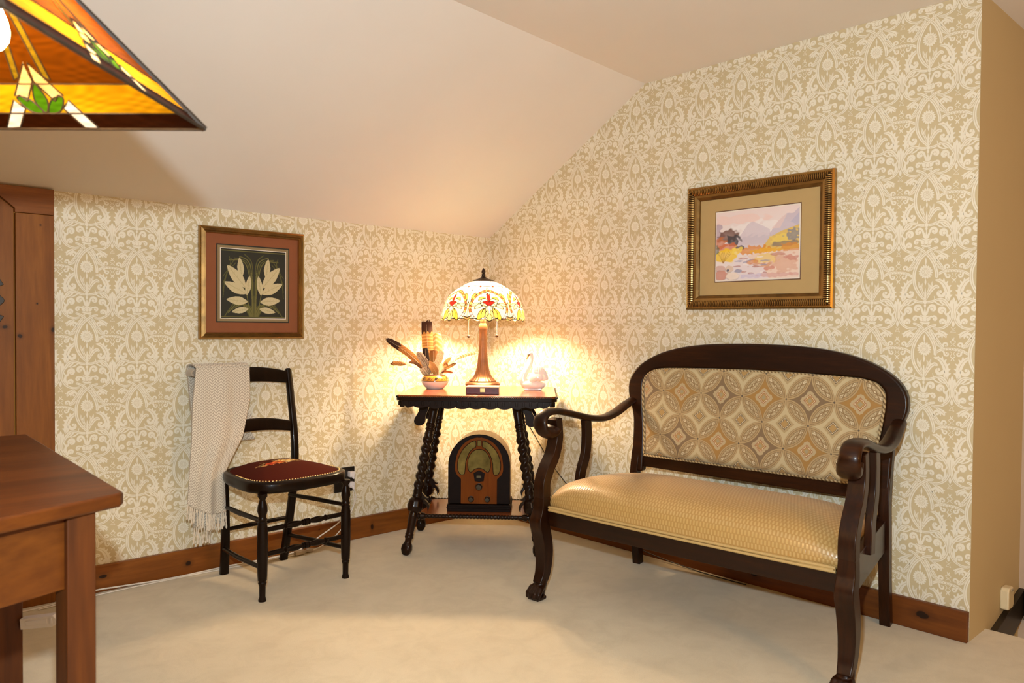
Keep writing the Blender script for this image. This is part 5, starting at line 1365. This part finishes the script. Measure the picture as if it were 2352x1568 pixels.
# ------------------------------------------------------------ throw blanket over the chair back
def make_throw():
    t = thing('throw_blanket', 'cream herringbone woven throw with knotted fringe, draped over the chair back', 'blanket', CH_LOC, CH_ROT)
    mt, nt, b = new_mat('herringbone_wool'); setp(b, 0.95, sheen=0.3)
    vec, uv = coords(nt, 'UV')
    cw = 0.025; x = uv[0] / cw; k = (x.fr() - 0.5).ab() * 2.0
    s_ = ((uv[1] / 0.012) + k * 1.1).fr()
    thr = s_.band(0.22, 0.80)
    edge = x.fr().band(0.03, 0.97) * (k.gt(0.05))
    nt.links.new(mix(nt, thr * edge, (0.42, 0.36, 0.28), (0.72, 0.66, 0.55)), b.inputs['Base Color'])
    bump(nt, b, thr * edge, 0.5, 0.0015)
    fl_ = plain('fringe_wool', (0.68, 0.60, 0.48), 0.95, 0.08, 60, sheen=0.3)
    zt = 0.892
    zk = [0.25, 0.30, 0.45, 0.50, 0.60, 0.75, 0.90]
    xl = [-0.330, -0.326, -0.318, -0.314, -0.302, -0.290, -0.268]
    xr = [-0.160, -0.162, -0.170, -0.142, -0.080, -0.038, -0.028]
    def yr(z): return float(np.interp(z, [0, 0.32, 0.46, 0.58, 0.72, 0.87], [0.165, 0.158, 0.150, 0.160, 0.190, 0.216]))
    def fold(u_, d): return 0.010 * math.sin(u_ * 7.5 + 1.1) + 0.006 * math.sin(u_ * 17 + 2.0)
    def front(u_, v_):
        z = 0.29 + (zt - 0.29) * v_ + (0.055 * (1 - u_) - 0.025 * math.sin(u_ * 3)) * (1 - v_)
        a = float(np.interp(z, zk, xl)); c_ = float(np.interp(z, zk, xr)); uu = u_ + 0.02 * math.sin(u_ * 13 + z * 9)
        return (a + (c_ - a) * uu, yr(z) - 0.016 + fold(u_, v_) * (1 - 0.85 * v_) - 0.004, z)
    def over(u_, v_):
        a = PI * v_; x_ = xl[-1] + (xr[-1] - xl[-1]) * u_
        y0 = yr(0.89) - 0.020 + fold(u_, 1) * 0.15; y1 = 0.275
        return (x_, (y0 + y1) / 2 - (y1 - y0) / 2 * math.cos(a), zt + 0.012 * math.sin(a))
    def back(u_, v_):
        z = zt - (zt - 0.56) * v_; wv = 0.012 * math.sin(u_ * 9) * v_
        xr2 = -0.028 + 0.055 * v_ ** 0.6 + 0.008 * math.sin(v_ * 20)
        return (xl[-1] + 0.02 * v_ + (xr2 - xl[-1] - 0.02 * v_) * u_, 0.275 + wv - 0.028 * v_, z)
    mb = MB()
    W_ = 0.30
    mb.grid(front, 60, 90, uv=lambda u_, v_: (u_ * W_, v_ * 0.60))
    mb.grid(over, 60, 10, uv=lambda u_, v_: (u_ * W_, 0.60 + v_ * 0.06))
    mb.grid(back, 60, 40, uv=lambda u_, v_: (u_ * W_, 0.66 + v_ * 0.33))
    o = obj('cloth', mb, mt, t, sharp=80, solid=0.007)
    # inner folded layer whose hem shows lower in the middle and at right
    def inner(u_, v_):
        z = 0.235 + 0.30 * v_; a = -0.290 + 0.01 * v_; c_ = -0.168 + 0.0 * v_
        return (a + (c_ - a) * u_, yr(z) + 0.010 + 0.006 * math.sin(u_ * 11), z)
    mb = MB(); mb.grid(inner, 30, 24, uv=lambda u_, v_: (u_ * 0.15, v_ * 0.3)); obj('inner_fold', mb, mt, t, sharp=80, solid=0.006)
    # rolled edge at the top left
    mb = MB(); mb.tube([(-0.266, 0.205, 0.87), (-0.268, 0.235, 0.872), (-0.262, 0.262, 0.868)], [0.015, 0.017, 0.015], n=14); re_ = obj('rolled_edge', mb, mt, t)
    mb = MB(); mb.tube([(-0.266 + (0.0125 - 0.0022 * a_ / 3) * math.cos(a_), 0.2035, 0.870 + (0.0125 - 0.0022 * a_ / 3) * math.sin(a_)) for a_ in np.linspace(0, 14, 40)], 0.0011, n=5); obj('rolled_layers', mb, plain('grey_fold', (0.12, 0.11, 0.10), 0.9, 0.1, 40), re_)
    rs = random.Random(4)
    def tassel(x, y, z, L):
        mb = MB(); dx = rs.uniform(-0.006, 0.006)
        for k in range(2):
            o_ = rs.uniform(-0.0015, 0.0015)
            pts = [(x + o_ + dx * f_ + 0.0012 * math.sin(14 * f_ + k * 3), y + 0.0012 * math.cos(14 * f_ + k * 3), z - L * f_) for f_ in np.linspace(0, 1, 9)]
            mb.tube(pts, 0.0025, n=5)
        mb.lathe([(0, -0.004), (0.0042, 0), (0.0035, 0.004), (0, 0.006)], 8, M=T(x + dx, y, z - L + 0.004), cap=False)
        obj('tassel', mb, fl_, t)
    for k in range(20):
        u_ = (k + 0.5) / 20; p_ = front(u_, 0.0)
        tassel(p_[0], p_[1], p_[2] + 0.004, rs.uniform(0.060, 0.078))
    for k in range(12):
        u_ = (k + 0.5) / 12; p_ = inner(u_, 0.0)
        tassel(p_[0], p_[1], p_[2] + 0.004, rs.uniform(0.070, 0.085) if k < 8 else 0.03)
    return t
make_throw()

# ------------------------------------------------------------ worn brown table at left
def make_desk():
    t = thing('wooden_table', 'worn red-brown wooden table at left with square legs, cut by the frame', 'table', (-2.95, -1.2, 0), 0)
    def L(x, y): return (x + 2.95, y + 1.2)
    top = [L(-2.467, -0.766), L(-2.502, -1.775), L(-2.512, -1.792), L(-2.530, -1.799), L(-3.50, -2.16), L(-3.50, -0.766)]
    mb = MB(); mb.prism(top, 0.722, 0.750, 'xy'); obj('table_top', mb, M['desk'], t, bevel=0.006, bseg=3)
    d = Vector((-0.97, -0.361, 0)).normalized()
    p0 = Vector((*L(-2.560, -1.757), 0)); 
    def leg(p, ang, w_=0.052):
        mb = MB(); mb.box((0, 0, 0.361), (w_, w_, 0.722)); o = obj('leg', mb, M['deskz'], t, bevel=0.003); o.location = (p[0], p[1], 0); o.rotation_euler = (0, 0, ang)
    a = math.atan2(0.361, 0.97) * 0.45
    leg(L(-2.585, -1.772), a); leg(L(-2.528, -0.835), 0, 0.06); leg(L(-3.36, -2.03), a); leg(L(-3.40, -0.835), 0)
    mb = MB()
    A = Vector((*L(-2.608, -1.780), 0.652)); B = Vector((*L(-3.34, -2.03), 0.652))
    mb.sweep([A, B], [(-0.010, -0.068), (0.010, -0.068), (0.010, 0.069), (-0.010, 0.069)]); obj('apron', mb, M['desk'], t, bevel=0.002)
    mb = MB(); mb.sweep([(*L(-2.535, -0.866), 0.652), (*L(-2.578, -1.746), 0.652)], [(-0.010, -0.068), (0.010, -0.068), (0.010, 0.069), (-0.010, 0.069)]); obj('apron', mb, M['desk'], t, bevel=0.002)
    mb = MB(); mb.sweep([(*L(-2.56, -0.80), 0.652), (*L(-3.37, -0.80), 0.652)], [(-0.010, -0.068), (0.010, -0.068), (0.010, 0.069), (-0.010, 0.069)]); obj('apron', mb, M['desk'], t, bevel=0.002)
    return t
make_desk()
wp = MB()
wp.prism([(0.0, -0.016), (0.085, -0.016), (0.097, -0.010), (0.099, 0.006), (0.090, 0.016), (0.0, 0.014)], -0.014, 0.014, 'xz')
wp.box((0.045, -0.0145, 0.001), (0.060, 0.003, 0.014)); wp.box((0.085, -0.0145, 0.002), (0.008, 0.004, 0.018))
o = obj('plastic_fitting', wp, plain('white_plastic', (0.72, 0.70, 0.72), 0.35, 0.02), None, bevel=0.003)
o.location = (-2.500, -0.872, 0.232); o.rotation_euler = (0, math.radians(-5), math.radians(-40))
tag(o, 'small white plastic oblong fitting held against the left table\'s rear leg', 'fitting')

# ------------------------------------------------------------ pendant with stained glass shade
def make_pendant():
    C0 = Vector((-2.8355, -2.1646, 1.386)); w_ = 0.241
    th = math.radians(47.08 - 90 - 1.0)
    t = thing('pendant_lamp', 'lit hanging lamp with pyramid shade of amber and brown stained glass, top left', 'lamp', C0, th)
    al = math.radians(49); hip = 0.0
    SL = w_ / math.cos(al); TOP = 0.88
    gm = attr_mat('leaded_glass', 0.25, spec=0.3)
    nt = gm.node_tree; b = nt.nodes['Principled BSDF']; a = [n_ for n_ in nt.nodes if n_.bl_idname == 'ShaderNodeAttribute'][0]
    tn = nt.nodes.new('ShaderNodeBsdfTranslucent'); nt.links.new(a.outputs['Color'], tn.inputs[0])
    ms = nt.nodes.new('ShaderNodeMixShader'); ms.inputs[0].default_value = 0.72
    nt.links.new(b.outputs[0], ms.inputs[1]); nt.links.new(tn.outputs[0], ms.inputs[2]); nt.links.new(ms.outputs[0], nt.nodes['Material Output'].inputs[0])
    came = plain('lead_came', (0.022, 0.013, 0.007), 0.6, 0.3, 30, spec=0.2)
    ca, sa = math.cos(al), math.sin(al)
    def mk_panel(rot):
        Rm = RZ(rot)
        def P3(a, b_, h=0.0):     # a across, b up the slope, h outwards
            return Rm @ Vector((a, w_ - b_ * ca + h * sa, b_ * sa + h * ca))
        def lim(b_): return w_ * (1 - b_ / SL)
        shapes = []
        b1, b2, b3, bt = 0.026, 0.074, 0.20, SL * TOP
        def poly(pts, c_): shapes.append((pts, c_))
        def strip(ba, bb, c_): poly([(-lim(ba) - 0.01, ba), (lim(ba) + 0.01, ba), (lim(bb) + 0.01, bb), (-lim(bb) - 0.01, bb)], c_)
        brown, amber, rust, cream, white, green, olive, honey = (0.022, 0.005, 0.001), (0.60, 0.33, 0.005), (0.12, 0.034, 0.0015), (0.86, 0.66, 0.34), (0.90, 0.84, 0.74), (0.06, 0.19, 0.004), (0.22, 0.16, 0.01), (0.62, 0.36, 0.05)
        strip(0, b1, brown); strip(b1, b2, amber); strip(b2, b3, rust); strip(b3, bt * 0.86, honey); strip(bt * 0.86, bt, amber)
        for s_ in (-1, 1):
            poly([(s_ * 0.018, 0.086), (s_ * 0.028, 0.080), (s_ * 0.016, 0.19), (s_ * 0.006, 0.19)], olive)
            poly([(s_ * 0.052, 0.002), (s_ * 0.0735, 0.002), (s_ * 0.043, 0.048), (s_ * 0.0335, 0.038), (s_ * 0.030, 0.034)], white)  # leg feet whiter than the cream above: flash light put into the glass colour
            poly([(s_ * 0.0215, 0.046), (s_ * 0.030, 0.056), (s_ * 0.038, 0.055), (s_ * 0.003, 0.107), (s_ * 0.001, 0.078)], cream)
            poly(cr([(s_ * 0.004, 0.027), (s_ * 0.024, 0.030), (s_ * 0.036, 0.052), (s_ * 0.018, 0.050)], 4, closed=True), green)
        poly(cr([(0.0, 0.027), (0.010, 0.048), (0.0, 0.075), (-0.010, 0.048)], 4, closed=True), green)
        def col(U, V):
            B = V * bt; A = (2 * U - 1) * w_ * (1 - B / SL)
            pt = Paint(A, B, rust)
            for pts, c_ in shapes: pt.poly(pts, c_)
            st_ = 1 + 0.22 * np.sin(A * 55 + 9 * np.sin(B * 70) + rot) * np.sin(B * 90 + 5 * np.sin(A * 40))
            return np.clip(pt.c * st_[:, None], 0, 1)
        gp = paint_grid('glass_panel', 330, 230, lambda u_, v_: P3((2 * u_ - 1) * w_ * (1 - v_ * bt / SL), v_ * bt), col, gm, t, sharp=80)
        lm = MB()
        for pts, c_ in shapes: lm.tube([P3(max(-lim(b_), min(lim(b_), a)), b_, 0) for a, b_ in pts + [pts[0]]], 0.0013, n=6)
        obj('lead_lines', lm, came, gp, sharp=60)
    for k in range(4): mk_panel(90 * k)
    # hip and rim cames
    mb = MB()
    for k in range(4):
        Rm = RZ(90 * k)
        A = Rm @ Vector((w_ + 0.001, w_ + 0.001, 0)); B = Rm @ Vector((w_ * (1 - TOP), w_ * (1 - TOP), SL * TOP * sa))
        mb.tube([A, B], 0.0055, n=8)
        A2 = Rm @ Vector((-w_ - 0.001, w_ + 0.001, 0)); mb.tube([A, A2], 0.0026, n=8)
    obj('shade_frame', mb, came, t)
    zt = SL * TOP * sa
    mb = MB(); mb.lathe([(0.062, zt - 0.012), (0.060, zt + 0.004), (0.035, zt + 0.022), (0.010, zt + 0.034), (0.008, zt + 0.05)], 4, M=RZ(45)); obj('shade_cap', mb, came, t, flat=True)
    mb = MB(); mb.tube([(0, 0, zt + 0.04), (0, 0, 2.2247 - 1.386 - 0.02)], 0.006, n=10); obj('stem', mb, came, t)
    mb = MB(); mb.lathe([(0.060, 2.2247 - 1.386 - 0.025), (0.055, 2.2247 - 1.386 - 0.002)], 24); obj('ceiling_canopy', mb, came, t)
    em = bpy.data.materials.new('pendant_bulb'); em.use_nodes = True; eb = em.node_tree.nodes['Principled BSDF']
    eb.inputs['Emission Color'].default_value = (1, 0.60, 0.22, 1); eb.inputs['Emission Strength'].default_value = 300
    mb = MB(); mb.tube([(0, 0, zt), (0, 0, 0.12)], 0.007, n=8); mb.tube([(-0.06, 0, 0.125), (0.06, 0, 0.125)], 0.007, n=8); obj('bulb_cluster', mb, came, t)
    for sx in (-1, 1):
        p = (sx * 0.068, -0.01, 0.075)
        mb = MB(); mb.lathe([(0.013, 0.095), (0.014, 0.075), (0.022, 0.055), (0.025, 0.042), (0.024, 0.030), (0.018, 0.020), (0.010, 0.0155), (0.0, 0.014)][::-1], 28, M=T(p[0], p[1], 0.022), cap=False); obj('bulb', mb, em, t, sharp=80)
        mb = MB(); mb.lathe([(0.014, 0.112), (0.016, 0.14)], 14, M=T(p[0], p[1], 0.0)); obj('socket', mb, came, t)
make_pendant()

# ------------------------------------------------------------ outlet, cords, night light
t = thing('wall_outlet', 'black two-gang wall outlet plate with white plugs, behind the chair', 'outlet', (-0.952, 0.0, 0.306), 0)
mb = MB(); mb.box((0, -0.004, 0), (0.114, 0.008, 0.122)); obj('plate', mb, plain('black_plate', (0.01, 0.009, 0.008), 0.3, 0.1, coat=0.3), t, bevel=0.002)
whp = plain('white_plug', (0.74, 0.70, 0.72), 0.35, 0.02)
for x_, z_ in ((0.030, 0.026), (0.030, -0.026)):
    mb = MB(); mb.box((x_, -0.022, z_), (0.030, 0.028, 0.028)); mb.tube([(x_, -0.034, z_ - 0.004), (x_ + 0.004, -0.040, z_ - 0.022)], [0.010, 0.005], n=10); o = obj('plug', mb, whp, t, bevel=0.004)
def cord(label, pts, r, c_, n=6, cat='cord'):
    mb = MB(); mb.tube(cr(pts, n), r, n=7); o = obj('power_cord', mb, c_, None); tag(o, label, cat); return o
wc = plain('white_cord', (0.72, 0.66, 0.58), 0.5, 0.03); bc = plain('black_cord', (0.012, 0.010, 0.008), 0.5, 0.1)
cord('white cord looping from the outlet and running along the left baseboard', [(-0.918, -0.040, 0.262), (-0.905, -0.035, 0.21), (-0.93, -0.03, 0.155), (-1.0, -0.035, 0.105), (-1.10, -0.04, 0.06), (-1.22, -0.045, 0.012), (-1.35, -0.05, 0.004), (-1.55, -0.035, 0.004), (-1.80, -0.040, 0.004), (-2.0, -0.034, 0.012), (-2.10, -0.036, 0.016), (-2.25, -0.060, 0.004), (-2.42, -0.075, 0.004), (-2.6, -0.09, 0.004)], 0.0032, wc)
cord('second thinner white cord lying beside the first on the carpet', [(-0.925, -0.040, 0.258), (-0.925, -0.045, 0.17), (-1.00, -0.050, 0.07), (-1.10, -0.065, 0.02), (-1.22, -0.075, 0.004), (-1.45, -0.070, 0.004), (-1.75, -0.055, 0.004), (-2.05, -0.056, 0.004), (-2.3, -0.085, 0.004)], 0.0025, wc)
cord('thin dark lamp cord hanging behind the carved table toward the settee', [table_pt(0.045, 0.24, 0.77), table_pt(0.16, 0.235, 0.70), (-0.150, -0.50, 0.55), (-0.10, -0.62, 0.36), (-0.06, -0.78, 0.20), (-0.045, -0.95, 0.08), (-0.045, -1.15, 0.03), (-0.045, -1.45, 0.004), (-0.05, -1.7, 0.004)], 0.0022, bc)
mb = MB(); mb.box((-1.235, -0.085, 0.014), (0.05, 0.022, 0.018)); mb.box((-1.180, -0.075, 0.012), (0.035, 0.018, 0.014)); mb.tube([(-1.22, -0.085, 0.012), (-1.19, -0.078, 0.012)], 0.005, n=7)
tag(obj('inline_connector', mb, plain('clear_plastic', (0.42, 0.33, 0.22), 0.15, 0.1, coat=0.6), None, bevel=0.003), 'small clear plastic connectors on the cords beneath the chair', 'connector')
t = thing('night_light', 'small cream plug-in night light low on the plain wall at far right', 'night light', (0.375, YE, 0.072), 0)
mb = MB(); mb.prism([(-0.032, -0.040), (0.022, -0.040), (0.034, -0.028), (0.034, 0.026), (0.020, 0.042), (-0.022, 0.042), (-0.032, 0.030)], -0.030, 0.0, 'xz'); obj('body', mb, plain('cream_plastic', (0.72, 0.62, 0.40), 0.35, 0.02), t, bevel=0.006, bseg=3)
mb = MB(); mb.box((0.008, -0.031, 0.030), (0.022, 0.003, 0.008)); obj('switch', mb, plain('grey_switch', (0.35, 0.30, 0.22), 0.4, 0.05), t, bevel=0.001)
